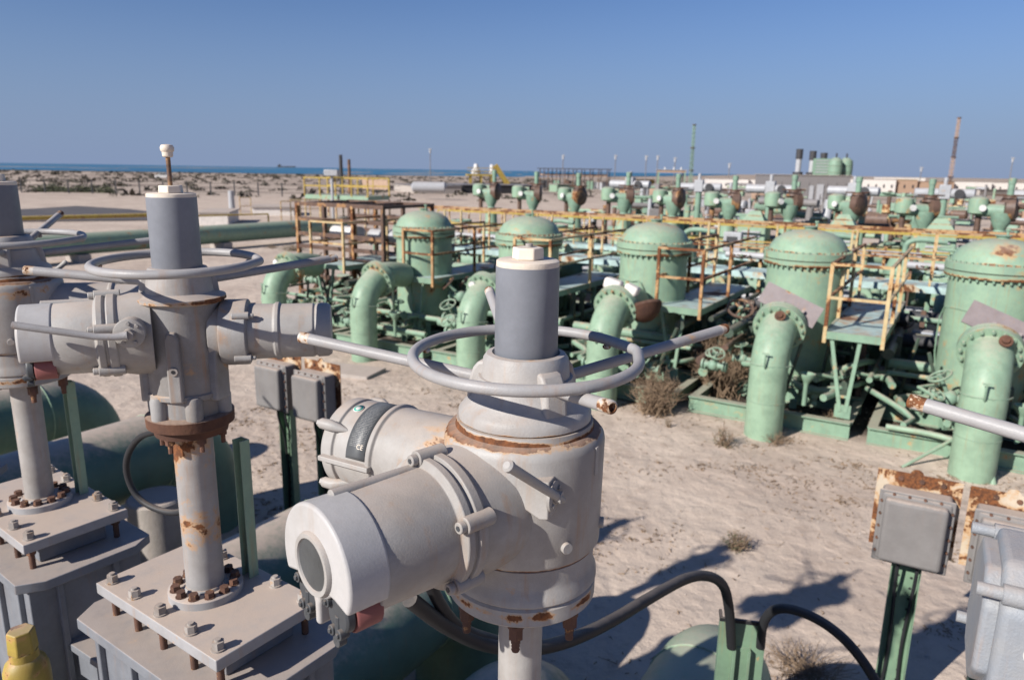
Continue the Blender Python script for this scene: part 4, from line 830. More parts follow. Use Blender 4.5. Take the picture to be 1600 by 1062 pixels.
def skid(k, label):
    rn = random.Random(k + 40)
    rt_ = root("pipe_skid", G(k * S - 1.35, 0.55), TH, label, "skid", "green steel skids under the vessels")
    for y in (0.0, 1.5, 3.0): q = MB(); q.box((1.25, y, 0.30), (2.6, 0.16, 0.02)); q.box((1.25, y, 0.17), (2.6, 0.02, 0.24)); q.box((1.25, y, 0.04), (2.6, 0.16, 0.02)); q.build("skid_beam", 'greenrust', rt_)
    for x in (0.0, 2.5): q = MB(); q.box((x, 1.5, 0.27), (0.14, 2.84, 0.02)); q.box((x, 1.5, 0.16), (0.02, 2.84, 0.2)); q.build("skid_beam", 'greenrust', rt_)
    b = MB(); w_ = MB()
    for i in range(9):
        x = rn.uniform(0.1, 2.4); z = rn.uniform(0.4, 1.0); y0 = rn.uniform(-0.1, 1.0)
        P = [(x, y0, z), (x + rn.uniform(-.2, .2), y0 + 0.5, z), (x + rn.choice((-.6, .6)), y0 + 0.7, z + rn.uniform(-.15, .3)), (x + rn.choice((-.7, .7)), y0 + 1.8, z)]
        b.tube(P, rn.choice((0.03, 0.045, 0.06)), 10, smooth=1)
    for i in range(3): y = rn.uniform(0.1, 2.8); z = rn.uniform(0.45, 1.1); b.cyl((0, y, z), (2.5, y, z), rn.choice((0.04, 0.06, 0.09)), n=12)
    b.build("small_pipework", 'greenrust', rt_)
    for i in range(4):
        b = MB(); w_ = MB(); handvalve(b, w_, (rn.uniform(0.2, 2.3), rn.uniform(-0.1, 1.2), rn.uniform(0.5, 0.95)), rn.uniform(0.9, 1.5), (rn.uniform(-.6, .6), rn.uniform(-.9, 0.1), 1))
        hv = b.build("hand_valve", 'greendark', rt_); w_.build("small_handwheel", 'greenrust', hv)
    b = MB(); b.lathe([(0.035, 0.5), (0.035, 0.85), (0.06, 0.9), (0.13, 1.0), (0.13, 1.03), (0.11, 1.03), (0.05, 0.94)], (1.85, -0.1, 0), n=20); b.build("drain_funnel", 'greenrust', rt_)
    b = MB()
    for i in range(4): x = rn.uniform(0.1, 2.4); y = rn.uniform(0.8, 2.9); b.box((x, y, 0.62), (rn.uniform(.08, .3), rn.uniform(.08, .4), rn.uniform(.3, .7)))
    for i in range(5): x = rn.uniform(0.1, 2.4); y = rn.uniform(0.3, 2.9); b.cyl((x, y, 0.25), (x + rn.uniform(-.5, .5), y, 1.4), 0.03, n=6)
    b.build("support_steel", 'preshaded', rt_)
    if k == 1 or k == -1:
        b = MB(); b.tube([(0.2, -0.15, 0.40), (0.9, -0.18, 0.42), (1.3, -0.3, 0.36), (1.55, -0.55, 0.2), (1.62, -0.7, 0.0)], 0.045, 10, smooth=2); b.cyl((0.5, -0.75, 0.02), (1.45, -0.05, 0.7), 0.025, n=6); b.build("drain_pipe", 'greenpipe', rt_)
slabels = ["green skid with small piping below the dense rusty gantry", "green skid with small piping under the first domed vessel", "green skid behind the bend with the pale round gauge", "green skid with a rusty-topped funnel beside the dry bush", "green skid behind the whole sunlit riser's foot", "green skid with drain funnel, small handwheel and bent drain pipe"]
for i, k in enumerate(range(-4, 2)): skid(k, slabels[i])
def rack(k, label):
    rn2 = random.Random(k + 90); rt_ = root("pipe_rack", G(k * S - 1.4, 1.2), TH, label, "pipe rack", "dark pipe racks threaded between the vessels")
    for i in range(7):
        x = rn2.uniform(-0.1, 2.9); y = rn2.uniform(0.9, 3.9)
        if abs(x - 1.4) < 0.75 and y < 2.0: x = 2.5
        z = rn2.uniform(0.9, 1.62); MB().box((x, y, z / 2), (0.09, 0.09, z)).build("upright", ('preshaded', 'brownsteel', 'greendark')[i % 3], rt_)
    for i in range(9):
        y = rn2.uniform(1.9, 4.0); z = rn2.uniform(0.5, 1.6); MB().cyl((rn2.uniform(-0.3, 0.5), y, z), (rn2.uniform(2.2, 3.1), y, z), rn2.choice((0.035, 0.05, 0.08, 0.12)), n=12).build("cross_pipe", ('preshaded', 'greendark', 'dark')[i % 3], rt_)
    for i in range(7):
        x = rn2.choice((rn2.uniform(-0.1, 0.5), rn2.uniform(2.3, 2.9))); z = rn2.uniform(0.5, 1.55); MB().cyl((x, rn2.uniform(0, 0.8), z), (x, rn2.uniform(2.6, 4.0), z), rn2.choice((0.03, 0.05, 0.09)), n=12).build("long_pipe", ('preshaded', 'greenrust', 'brownsteel')[i % 3], rt_)
    for i in range(3):
        q = MB(); w_ = MB(); handvalve(q, w_, (rn2.choice((0.2, 2.6)), rn2.uniform(0.6, 3.4), rn2.uniform(0.9, 1.5)), rn2.uniform(1.2, 2.0), (rn2.uniform(-.8, .8), -0.5, 0.8)); hv = q.build("hand_valve", 'greendark', rt_); w_.build("small_handwheel", 'brownsteel', hv)
    q = MB(); q.box((rn2.uniform(0.1, 2.7), 3.2, 0.9), (0.5, 0.3, 0.6)); q.build("terminal_case", 'boxgrey', rt_, bevel=0.02)
for i, k in enumerate(range(-4, 3)): rack(k, "%s of the dark pipe racks threaded between the vessels, from the sea side" % ["first", "second", "third", "fourth", "fifth", "sixth", "seventh"][i])
# header pipes across the site
for (a0, a1, b_, z, r, lb) in ((-14, 8, 4.75, 0.62, 0.3, "fat green header pipe low in the shade behind the vessels"), (-16, 10, 10.2, 0.9, 0.38, "fat green header pipe between the two walkways"), (-18, 12, 15.8, 0.8, 0.42, "fat green header pipe beyond the far valve row")):
    q = MB(); q.cyl(G(a0, b_, z), G(a1, b_, z), r, n=28); tag(q.build("header_pipe", 'greendark', None), lb, "pipe")
rn = random.Random(5)
for i in range(13):
    a = -13.6 + i * 1.75; rt_ = root("branch_pipe", G(a, 6.6), TH, "%s green branch pipe between the walkways, %s, counted from the sea side" % (["first","second","third","fourth","fifth","sixth","seventh","eighth","ninth","tenth","eleventh","twelfth","thirteenth"][i], ["flanged and plain", "carrying a hand valve"][i % 2]), "pipe", "branch pipes between the walkways")
    r = (0.16, 0.2)[i % 2]; z = 1.1 + 0.3 * (i % 2)
    q = MB(); q.tube([(0, 0, z - 0.4), (0, 0.2, z), (0, 0.6, z + 0.15), (0, 3.0, z + 0.15), (0, 3.5, z - 0.1), (0, 3.7, 0.6)], r, 16, smooth=1); q.build("pipe", 'greendark' if i % 3 else 'green', rt_)
    q = MB()
    for y in (0.9, 1.0, 2.2, 2.3): q.lathe([(r * 1.6, 0), (r * 1.6, 0.07)], (0, y, z + 0.15), (0, 1, 0), 18)
    q.build("flange", 'green', rt_)
    if i % 2: b = MB(); w_ = MB(); handvalve(b, w_, (0, 1.6, z + 0.35), 2.6); hv = b.build("hand_valve", 'green', rt_); w_.build("small_handwheel", 'greenrust', hv)
rn = random.Random(77)
def process(a, b_, kind, label, s_=1.0):
    rt_ = root(["upright_separator", "pump_set", "pipe_manifold", "instrument_stand"][kind], G(a, b_), TH + rn.uniform(-0.1, 0.1), label, ["separator", "pump", "manifold", "instrument"][kind])
    if kind == 0:
        q = MB(); q.lathe([(0.2, 0.3), (0.36, 0.5), (0.38, 1.9), (0.3, 2.15), (0.1, 2.25)], n=24); q.build("shell", 'green', rt_)
        q = MB(); q.lathe([(0.45, 1.0), (0.45, 1.08)], n=24); q.lathe([(0.44, 1.7), (0.44, 1.8)], n=24); q.build("band", 'greenrust', rt_); q = MB(); q.tube([(0, 0, 2.2), (0, 0, 2.5), (0.3, 0, 2.6), (0.9, 0, 2.55)], 0.07, 10, smooth=2); q.build("top_pipe", 'greendark', rt_)
    if kind == 1:
        q = MB(); q.box((0, 0, 0.4), (1.3, 0.6, 0.2)); q.build("plinth", 'concrete', rt_); q = MB(); q.lathe([(0.2, -0.5), (0.26, -0.45), (0.26, 0.3), (0.18, 0.4), (0.3, 0.42), (0.3, 0.5)], (0, 0, 0.85), (1, 0, 0), 20); q.cyl((0.45, 0, 0.85), (0.45, 0, 1.7), 0.12, n=14); q.build("casing", 'green', rt_); q = MB(); q.box((-0.25, 0, 1.2), (0.3, 0.25, 0.2)); q.build("terminal", 'silver', rt_)
    if kind == 2:
        for z in (0.9, 1.5, 2.0): q = MB(); q.cyl((-0.9, 0, z), (0.9, 0, z), 0.09, n=12); q.build("pipe", ('green', 'silver', 'greendark')[int(z * 2) % 3], rt_)
        for x in (-0.8, 0, 0.8): q = MB(); q.box((x, 0.12, 1.1), (0.08, 0.08, 2.2)); q.build("post", 'yellow' if x == 0 else 'brownsteel', rt_)
        for x in (-0.45, 0.4): q = MB(); w_ = MB(); handvalve(q, w_, (x, -0.05, 1.5), 1.8, (0, -0.2, 1)); hv = q.build("hand_valve", 'green', rt_); w_.build("small_handwheel", 'rust', hv)
    if kind == 3:
        q = MB(); q.cyl((0, 0, 0), (0, 0, 2.1), 0.05, n=10); q.build("stand", 'yellow', rt_); q = MB(); q.box((0, -0.05, 2.25), (0.5, 0.25, 0.55)); q.build("case", 'silver', rt_, bevel=0.03); q = MB(); q.box((0, -0.185, 2.3), (0.3, 0.02, 0.2)); q.build("window", 'dark', rt_)
kk = [0, 0, 0, 0]; num = ["first", "second", "third", "fourth", "fifth", "sixth", "seventh", "eighth", "ninth", "tenth", "eleventh", "twelfth"]; num_ = ["first", "second", "third", "fourth", "fifth", "sixth", "seventh", "eighth", "ninth"]
for a, b_, kind in ((-11.2, 8.2, 2), (-9.0, 9.0, 0), (-7.0, 8.4, 1), (-5.6, 9.4, 2), (-4.4, 8.6, 0), (-3.2, 9.3, 3), (-2.2, 8.3, 2), (-0.9, 9.2, 0), (0.2, 8.3, 1), (1.1, 9.3, 0), (2.1, 8.7, 2), (3.2, 9.4, 3), (4.0, 8.4, 0), (5.2, 9.2, 2), (6.2, 8.6, 0), (-1.8, 11.4, 3), (2.6, 11.3, 1), (0.5, 11.2, 2), (4.6, 11.4, 0)):
    process(a, b_, kind, "%s %s, counted from the sea side" % (num[kk[kind]], ["green upright separator between the walkways", "green pump set on a plinth between the walkways", "small pipe manifold with rusty handwheels between the walkways", "silver instrument case on a yellow stand between the walkways"][kind])); kk[kind] += 1
# far row of gear-operated valves
def far_valve(loc, label):
    rt_ = root("gear_valve", loc, TH, label, "valve", "green gear valves in the far row")
    b = MB(); b.lathe([(0.16, -0.26), (0.25, -0.22), (0.27, 0.0), (0.25, 0.2), (0.14, 0.26)], (-0.45, -0.05, 3.18), n=24); b.cyl((-0.45, 0.2, 3.2), (-0.1, 0.3, 3.2), 0.18, n=16); b.build("motor_drum", 'green', rt_)
    b = MB(); b.cyl((-0.28, -0.28, 3.12), (-0.28, -0.34, 3.12), 0.095, n=20); b.build("white_cover", 'white', rt_)
    b = MB(); b.cyl((-0.5, 0, 3.05), (0.35, 0, 3.05), 0.19, n=18); b.build("gear_arm", 'greendark', rt_)
    b = MB(); b.lathe([(0.2, 0), (0.34, 0.04), (0.36, 0.26), (0.25, 0.32)], (0.2, 0.0, 3.12), (1, 0.15, 0), 26); b.cyl((0.3, 0, 3.3), (0.3, 0, 3.5), 0.24, 0.15, n=18); b.build("gear_case", 'brownsteel', rt_)
    b = MB(); b.lathe([(0.2, 2.4), (0.14, 2.5), (0.26, 2.75), (0.3, 3.0)], (0.18, -0.05, 0), n=20); b.build("yoke", 'greendark', rt_); b = MB(); b.lathe([(0.085, 3.4), (0.085, 3.82), (0.10, 3.83), (0.10, 3.98), (0.06, 4.0)], (0.3, 0, 0), n=16); b.build("stem_cover", 'greendark', rt_)
    b = MB(); b.ring((0.3, 0, 3.5), 0.36, 0.02, 32, 6); b.cyl((-0.06, 0, 3.5), (0.66, 0, 3.5), 0.015, n=6); b.build("handwheel", 'rust', rt_)
    b = MB(); b.cyl((-0.42, 0.05, 2.2), (-0.42, 0.05, 2.95), 0.085, n=12); b.box((0.15, 0, 2.42), (0.75, 0.5, 0.06)); b.build("bracket", 'brownsteel', rt_)
    b = MB(); b.lathe([(0.42, 0.2), (0.5, 0.8), (0.42, 1.4), (0.26, 1.7), (0.24, 2.35), (0.36, 2.37), (0.36, 2.44)], (0.15, 0, 0), n=24); b.cyl((0.15, -0.9, 0.85), (0.15, 0.9, 0.85), 0.4, n=24); b.build("valve_body", 'green', rt_)
    return rt_
ords = ["first", "second", "third", "fourth", "fifth", "sixth", "seventh", "eighth", "ninth", "tenth"]
fv = far_valve(G(-15, 14.5, 0.12), "first of the far row of green and rust gear valves, counted from the sea side")
for i in range(1, 10):
    c = place(fv, G(-15 + 2.0 * i, 14.5, 0.12 - 0.03 * (i % 3)), TH + R((-8, 15, -20, 22, -16, 13, 39, -32, 24, -10)[i]), "%s of the far row of green and rust gear valves, counted from the sea side" % ords[i])
def heap(a, b_, kind, s_, label):
    rt_ = root("plant_unit", G(a, b_), TH + rn.uniform(-0.5, 0.5), label, "machinery", "machinery units beyond the far valve row")
    mats = [('green', 'brownsteel', 'silver'), ('brownsteel', 'greendark', 'yellow'), ('silver', 'shed', 'green'), ('greendark', 'tan', 'brownsteel')][kind]
    MB().box((0, 0, 0.3 * s_), (2.2 * s_, 1.2 * s_, 0.25 * s_)).build("base_frame", mats[1], rt_)
    MB().lathe([(0.3 * s_, -0.7 * s_), (0.45 * s_, -0.6 * s_), (0.45 * s_, 0.5 * s_), (0.3 * s_, 0.6 * s_)], (0, 0, 0.95 * s_), (1, 0.1, 0), 20).build("drum", mats[0], rt_)
    for i in range(5):
        x = rn.uniform(-1, 1) * s_; z = rn.uniform(1.4, 2.9) * s_; MB().cyl((x, rn.uniform(-.4, .4), 0.3), (x, rn.uniform(-.4, .4), z), rn.uniform(0.05, 0.13) * s_, n=12).build("upright", mats[i % 3], rt_)
    for i in range(4):
        z = rn.uniform(1.2, 2.6) * s_; MB().cyl((-1.1 * s_, rn.uniform(-.3, .3), z), (rn.uniform(0.2, 1.1) * s_, rn.uniform(-.3, .3), z), rn.uniform(0.05, 0.12) * s_, n=12).build("crossover_pipe", mats[(i + 1) % 3], rt_)
    for i in range(2): MB().box((rn.uniform(-.9, .9) * s_, -0.2, rn.uniform(1.6, 2.5) * s_), (0.4 * s_, 0.35 * s_, 0.45 * s_)).build("control_case", mats[2 - i], rt_, bevel=0.03)
    q = MB(); q.ring((rn.uniform(-.6, .6) * s_, 0, 2.5 * s_), 0.3 * s_, 0.03, 24, 6); q.cyl((0, 0, 2.4 * s_), (0, 0, 2.5 * s_), 0.03, n=6); q.build("handwheel", mats[1], rt_, whole=True)
hn = ["first", "second", "third", "fourth", "fifth", "sixth", "seventh", "eighth", "ninth", "tenth", "eleventh", "twelfth", "thirteenth", "fourteenth", "fifteenth", "sixteenth", "seventeenth", "eighteenth", "nineteenth", "twentieth"]
for i in range(20):
    heap(-11.5 + 1.35 * i + rn.uniform(-0.5, 0.5), rn.choice((17.3, 21.5, 24.5)) + rn.uniform(-0.6, 0.6), i % 4, rn.uniform(0.85, 1.25), "%s mixed pipe unit beyond the far valve row, counted from the sea side" % hn[i])
for i in range(20):
    px = 985 + 32.5 * i + rn.uniform(-10, 10); d_ = rn.uniform(42, 92); c = aty(px, 330, d_); dd = Vector((c.x, c.y, 0)) - O
    heap(dd.dot(U), dd.dot(V), (i + 1) % 4, rn.uniform(0.95, 1.3), "%s mixed pipe unit far beyond the silver actuators, counted from the sea side" % hn[i])
# second far row: silver horizontal actuators on dark stems
def silver(loc, label, rz):
    rt_ = root("silver_actuator", loc, rz, label, "actuator", "silver actuators beyond the far valve row")
    b = MB(); b.lathe([(0.12, -0.95), (0.17, -0.93), (0.17, -0.2), (0.11, -0.15), (0.11, 0.15), (0.17, 0.2), (0.17, 0.9), (0.12, 0.93)], (0, 0, 3.55), (1, 0, 0), 20); b.build("cylinder", 'silver', rt_)
    b = MB(); b.box((0, 0, 3.6), (0.36, 0.36, 0.5)); b.cyl((0, 0, 3.8), (0, 0, 4.1), 0.07, n=10); b.build("yoke_box", 'silver', rt_, bevel=0.03)
    b = MB(); b.cyl((0, 0, 1.4), (0, 0, 3.4), 0.13, n=14); b.lathe([(0.4, 0.2), (0.45, 0.9), (0.25, 1.5)], n=20); b.build("stem", 'greendark', rt_)
    b = MB(); b.cyl((0.45, -0.2, 3.55), (0.45, -0.26, 3.55), 0.16, n=18); b.build("end_cap", 'dark', rt_)
    return rt_
sv = silver(G(-10.5, 19, 0.05), "first silver actuator beyond the far valve row, counted from the sea side", TH)
for i in range(1, 8): place(sv, G(-10.5 + 3.0 * i, 19.0 + (0.3 if i % 2 else 0), 0.0), TH + R((-6, 8, 2, -10, 5, 0, -4, 7)[i]), "%s silver actuator beyond the far valve row, counted from the sea side" % ords[i])
# green boxy separators between walkways at the sunlit side
for i, (a, b_) in enumerate(((-3.6, 13.4), (-0.9, 13.3), (1.7, 13.2), (4.3, 13.0))):
    rt_ = root("transformer", G(a, b_ - 0.2), TH, "%s green finned tank in front of the far valve row, counted from the sea side" % ords[i], "tank", "green finned tanks by the far valve row")
    q = MB(); q.box((0, 0, 1.5), (0.9, 0.8, 2.0)); q.build("tank_wall", 'green', rt_, bevel=0.03); q = MB(); q.add([(-0.45, -0.4, 2.5), (0.45, -0.4, 2.5), (0.45, 0.4, 2.5), (-0.45, 0.4, 2.5), (-0.15, 0, 2.95), (0.15, 0, 2.95)], [(0, 1, 5, 4), (2, 3, 4, 5), (1, 2, 5), (3, 0, 4), (3, 2, 1, 0)]); q.build("tank_top", 'green', rt_)
    q = MB()
    for j in range(4): q.box((-0.0, -0.42, 1.9 + j * 0.13), (0.6, 0.05, 0.06))
    q.build("louver", 'silver', rt_)
# ================================================================== LEFT MIDDLE DISTANCE
rt_ = root("pipeline", (0, 0, 0), 0, "long fat green pipeline lying across the sand toward the gantry", "pipe")
p0 = atz(-200, 408, 0.75); p1 = atz(40, 387, 0.75); p2 = atz(480, 356, 0.75); dd = (p2 - p1).normalized()
q = MB(); q.cyl(p1 - dd * 12, p2 + dd * 3, 0.46, n=32); q.build("pipe", M['green'], rt_)
for t in (2, 9, 16): c = p1 + dd * t; MB().box((c.x, c.y, 0.15), (0.5, 1.2, 0.36), math.atan2(dd.y, dd.x)).build("saddle", 'concrete', rt_)
def rails(pts, h, label, mat='brightyellow', post=3.0, name="guard_rail", r=0.06, mid=False):
    rt_ = root(name, (pts[0].x, pts[0].y, 0), 0, label, "railing"); o0 = Vector(rt_.location)
    for p, q_ in zip(pts[:-1], pts[1:]):
        p = Vector((p.x, p.y, 0)) - o0; q_ = Vector((q_.x, q_.y, 0)) - o0; L = (q_ - p).length; n = max(1, int(L / post)); x = MB(); x.cyl(p + Vector((0, 0, h)), q_ + Vector((0, 0, h)), r, n=10); x.build("rail", mat, rt_)
        if mid: x = MB(); x.cyl(p + Vector((0, 0, h * 0.5)), q_ + Vector((0, 0, h * 0.5)), r * 0.7, n=8); x.build("rail", mat, rt_)
        for i in range(n + 1): c = p.lerp(q_, i / n); MB().cyl((c.x, c.y, 0), (c.x, c.y, h), r, n=8).build("post", mat, rt_)
rails([atz(-60, 372, 0.0), atz(250, 360, 0.0)], 1.0, "yellow pipe rail along the near side of the asphalt patch", r=0.13, post=7)
rails([atz(250, 358, 0.0), atz(420, 352, 0.0)], 0.8, "yellow pipe rail in front of the low white block", r=0.06, post=4)
# low white blocks and stub chimney
def block(px0, px1, pyb, h, depth, label, mat='whitewall', name="low_block", cat="wall", roof=None, dist=None, ang=0.0):
    if dist:
        c_ = aty((px0 + px1) / 2, 300, dist); hv = Vector((math.cos(ang), math.sin(ang), 0)) * ((px1 - px0) / FPX * dist / 2 * 1.02); a = Vector((c_.x, c_.y, 0)) - hv; b_ = Vector((c_.x, c_.y, 0)) + hv
    else: a = atz(px0, pyb, 0); b_ = atz(px1, pyb, 0)
    d = (b_ - a); n = Vector((-d.y, d.x, 0)).normalized(); c = (a + b_) / 2 + n * depth / 2
    rt_ = root(name, (c.x, c.y, 0), math.atan2(d.y, d.x), label, cat)
    MB().box((0, 0, h / 2 - 0.2), (d.length, depth, h + 0.4)).build("wall", mat, rt_, bevel=0.02)
    MB().box((0, 0, h + 0.04), (d.length + 0.3, depth + 0.3, 0.08)).build("roof", roof or 'concrete', rt_)
    return rt_, d.length, depth
block(312, 357, 352, 0.85, 5, "low white block beside the cream-knob sleeve, sand roofed")
block(395, 460, 337, 0.7, 4, "low white block beyond the green pipeline")
c = atz(363, 332, 0.0); q = MB(); q.lathe([(0.5, 0), (0.5, 0.15), (0.28, 0.3), (0.25, 1.9), (0.2, 1.95)], (c.x, c.y, 0), n=20); tag(q.build("vent_post", 'silver', None), "stout grey vent post beyond the green pipeline", "post")
for (x0, x1, yb_, lb) in ((376, 393, 336, "small yellow rail frame beside the grey vent post"), (440, 470, 345, "small yellow rail frame at the near end of the green pipeline"), (455, 500, 341, "yellow rail run beside the green-decked platform")):
    rails([atz(x0, yb_, 0), atz(x1, yb_ - 1, 0)], 1.5, lb, mat='yellow', post=0.7, r=0.045, mid=True)
# green decked platform with yellow rails and black pipe
a = atz(478, 340, 0); b_ = atz(576, 345, 0); d = b_ - a; rt_ = root("decked_platform", (a.x, a.y, 0), math.atan2(d.y, d.x), "green-decked platform with pale yellow rails and black stack behind the gantry", "platform"); L = d.length; DP = 3.0
MB().box((L / 2, DP / 2, 1.75), (L, DP, 0.35)).build("deck", 'green', rt_)
for y in (0, DP):
    for i in range(5): MB().box((L * i / 4, y, 2.6), (0.09, 0.09, 1.5)).build("post", 'brightyellow', rt_); MB().box((L * i / 4, y, 0.8), (0.1, 0.1, 1.6)).build("leg", 'yellow', rt_)
    for z in (2.65, 3.3): MB().box((L / 2, y, z), (L, 0.08, 0.1)).build("rail", 'brightyellow', rt_)
MB().box((L * 0.78, DP, 2.8), (L * 0.4, 0.05, 0.8)).build("side_panel", 'tan', rt_)
def post(px, pyt, pyb, dist, r, mat, label, name="mast", cat="mast", head=None, z0=0.0):
    top = aty(px, pyt, dist); bz = z0; q = root(name, (top.x, top.y, bz), 0, label, cat)
    MB().cyl((0, 0, -0.3), (0, 0, top.z - bz), r, r * 0.8, n=10).build("shaft", mat, q)
    if head == 'lamp':
        MB().box((0, 0, top.z - bz), (r * 6, r * 3, r * 2)).build("lamp_head", 'silver', q); MB().cyl((0, 0, top.z - bz - r * 8), (0, 0, top.z - bz), r * 2.0, n=10).build("collar", 'silver', q)
    if head == 'cap': MB().cyl((0, 0, (top.z - bz) * 0.93), (0, 0, top.z - bz + 0.05), r * 1.5, n=12).build("cap", 'dark', q)
    return q
post(532, 242, 300, 95, 0.27, 'dark', "tall black pipe standing behind the green-decked platform", "stack", "pipe stack")
post(545, 249, 300, 97, 0.24, 'brownsteel', "tall brown pipe beside the black one", "stack", "pipe stack")
q = MB(); c = aty(518, 270, 60); q.box((c.x, c.y, c.z), (1.1, 0.7, 0.5)); q.cyl((c.x, c.y, 0), (c.x, c.y, c.z), 0.12, n=8); tag(q.build("pump_unit", 'silver', None, bevel=0.05), "small pale pump unit beside the black stack", "pump")
# ================================================================== FAR DISTANCE
lampx = ((672, 233, 150), (880, 243, 170), (962, 243, 190), (1010, 244, 200), (1028, 244, 170), (1055, 247, 210), (1583, 247, 160), (1440, 262, 260), (1140, 256, 260))
ll = ["lamp mast standing alone before the sea, next to the yellow structure", "lamp mast over the dark shelter roof", "lamp mast past the end of the dark shelter roof", "taller lamp mast between the shelter roof and the tall green mast", "lamp mast close beside the pale canopy", "lamp mast just before the tall green mast", "lamp mast far at the white sheds' end", "thin lamp mast beside the striped mast", "thin lamp mast past the tall green mast"]
for (px, py, dst), l_ in zip(lampx, ll): post(px, py, 0, dst, 0.10 * dst / 150, 'shed', l_, "lamp_mast", "lamp mast", 'lamp')
def lattice(px, py, dist, w_, mat1, mat2, label, bands):
    top = aty(px, py, dist); rt_ = root("lattice_mast", (top.x, top.y, 0), 0.4, label, "mast"); h = top.z
    n = bands; 
    for i in range(n):
        z0 = h * i / n; z1 = h * (i + 1) / n; b = MB(); ww = w_ * (1 - 0.5 * i / n)
        for sx, sy in ((-1, -1), (1, -1), (1, 1), (-1, 1)): b.cyl((sx * ww / 2, sy * ww / 2, z0), (sx * ww / 2 * 0.97, sy * ww / 2 * 0.97, z1), w_ * 0.09, n=5)
        m_ = max(2, int((z1 - z0) / ww))
        for j in range(m_):
            za = z0 + (z1 - z0) * j / m_; zb = z0 + (z1 - z0) * (j + 1) / m_; s_ = 1 if j % 2 else -1
            for sy in (-1, 1): b.cyl((-s_ * ww / 2, sy * ww / 2, za), (s_ * ww / 2, sy * ww / 2, zb), w_ * 0.06, n=4); b.cyl((sy * ww / 2, -s_ * ww / 2, za), (sy * ww / 2, s_ * ww / 2, zb), w_ * 0.06, n=4)
        b.build("mast_section", mat1 if i % 2 == 0 else mat2, rt_)
        MB().box((0, 0, z1), (ww * 1.5, ww * 1.5, w_ * 0.25)).build("joint_collar", 'brownsteel', rt_)
    return rt_
lattice(1085, 195, 75, 0.30, 'channel', 'greendark', "tall pale green lattice mast rising before the sea's end", 4)
lattice(1499, 184, 55, 0.24, 'brownsteel', 'tan', "tall rusty brown and pale banded lattice mast by the sheds", 6)
# white sheds along the horizon
def shed(px0, px1, pyb, h, label, mat='whitewall', win=6, depth=12, roof='concrete'):
    rt_, L, D = block(px0, px1, pyb, h, depth, label, mat, "site_building", "building", roof, dist=(190 if pyb > 286 else 300), ang=-0.12)
    for i in range(win):
        x = -L / 2 + L * (i + 0.5) / win
        MB().box((x, -D / 2 - 0.01, h * 0.5), (L / win * 0.2, 0.06, h * 0.25)).build("window", 'dark', rt_)
shed(1108, 1166, 291, 2.9, "long low white shed right after the tall green mast", win=8, depth=8)
shed(1168, 1208, 291, 2.9, "short white shed touching the grey ribbed building", win=5, depth=8)
shed(1328, 1395, 291, 3.4, "white windowed building after the green silos", win=6)
shed(1394, 1430, 291, 3.4, "ochre-fronted building before the tan block", mat='tan', win=3, roof='brightyellow')
shed(1432, 1486, 290, 3.0, "tan brown block behind the banded mast", mat='tan', win=0, roof='tan')
shed(1490, 1545, 291, 3.2, "white shed just past the banded mast", win=4)
shed(1548, 1640, 291, 3.1, "low white shed cut by the picture's edge", win=8)
shed(1380, 1440, 286, 3.8, "pale shed roof showing behind the ochre-fronted building", win=0, roof='white', depth=10)
# ribbed building with stacks and silos
rt_, L, D = block(1207, 1322, 309, 4.1, 10, "grey ribbed plant building under three black-topped stacks", 'shed', "plant_building", "building", None, 105, -0.1)
for i in range(26): MB().box((-L / 2 + L * (i + 0.5) / 26, -D / 2 - 0.05, 1.6), (0.09, 0.1, 3.1)).build("cladding_rib", 'shed', rt_) if i % 3 == 0 else None
MB().box((L * 0.02, -D / 2 - 0.1, 1.7), (0.6, 0.12, 2.0)).build("door", 'silver', rt_); MB().box((L * 0.13, -D / 2 - 0.1, 1.5), (0.9, 0.12, 2.8)).build("door", 'silver', rt_)
for i, (px, py) in enumerate(((1250, 233), (1271, 236), (1288, 239))):
    p = aty(px, py, 108); q = root("exhaust_stack", (p.x, p.y, 4.15), 0, "%s of the three black-topped stacks on the ribbed building, from the sea side" % ords[i], "stack", "black-topped stacks")
    h = p.z - 4.15; MB().cyl((0, 0, 0), (0, 0, h * 0.75), 0.38, n=16).build("stack_pipe", 'silver', q); MB().cyl((0, 0, h * 0.62), (0, 0, h), 0.47, n=16).build("stack_cap", 'dark', q); MB().cyl((0, 0, 0), (0, 0, 0.4), 0.7, n=16).build("stack_base", 'dark', q)
p = aty(1284, 262, 108); q = root("filter_house", (p.x, p.y, 4.16), -0.1, "pale green louvered filter house on the ribbed building's roof", "filter house"); MB().box((0, 0, 1.15), (2.9, 2.6, 2.3)).build("casing", 'greendark', q, bevel=0.03)
for i in range(5): MB().box((0, -1.33, 0.4 + i * 0.4), (2.5, 0.06, 0.15)).build("louver", 'silver', q)
for i, px in enumerate((1305, 1321)):
    p = aty(px, 264, 106 + i); q = root("silo", (p.x, p.y, 0), 0, ["green ribbed silo next to the filter house", "green ribbed silo outermost on the roof's end"][i], "silo", "green silos by the ribbed building")
    MB().lathe([(0.6, 0.0), (0.65, 3.6), (0.92, 4.0), (0.95, 4.5), (0.86, 4.55), (0.95, 4.6), (0.95, 5.4), (0.86, 5.45), (0.95, 5.5), (0.86, 6.2), (0.4, 6.6)], n=20).build("drum", 'greendark', q); MB().cyl((0, 0, 6.5), (0, 0, 7.2), 0.12, n=8).build("vent", 'dark', q)
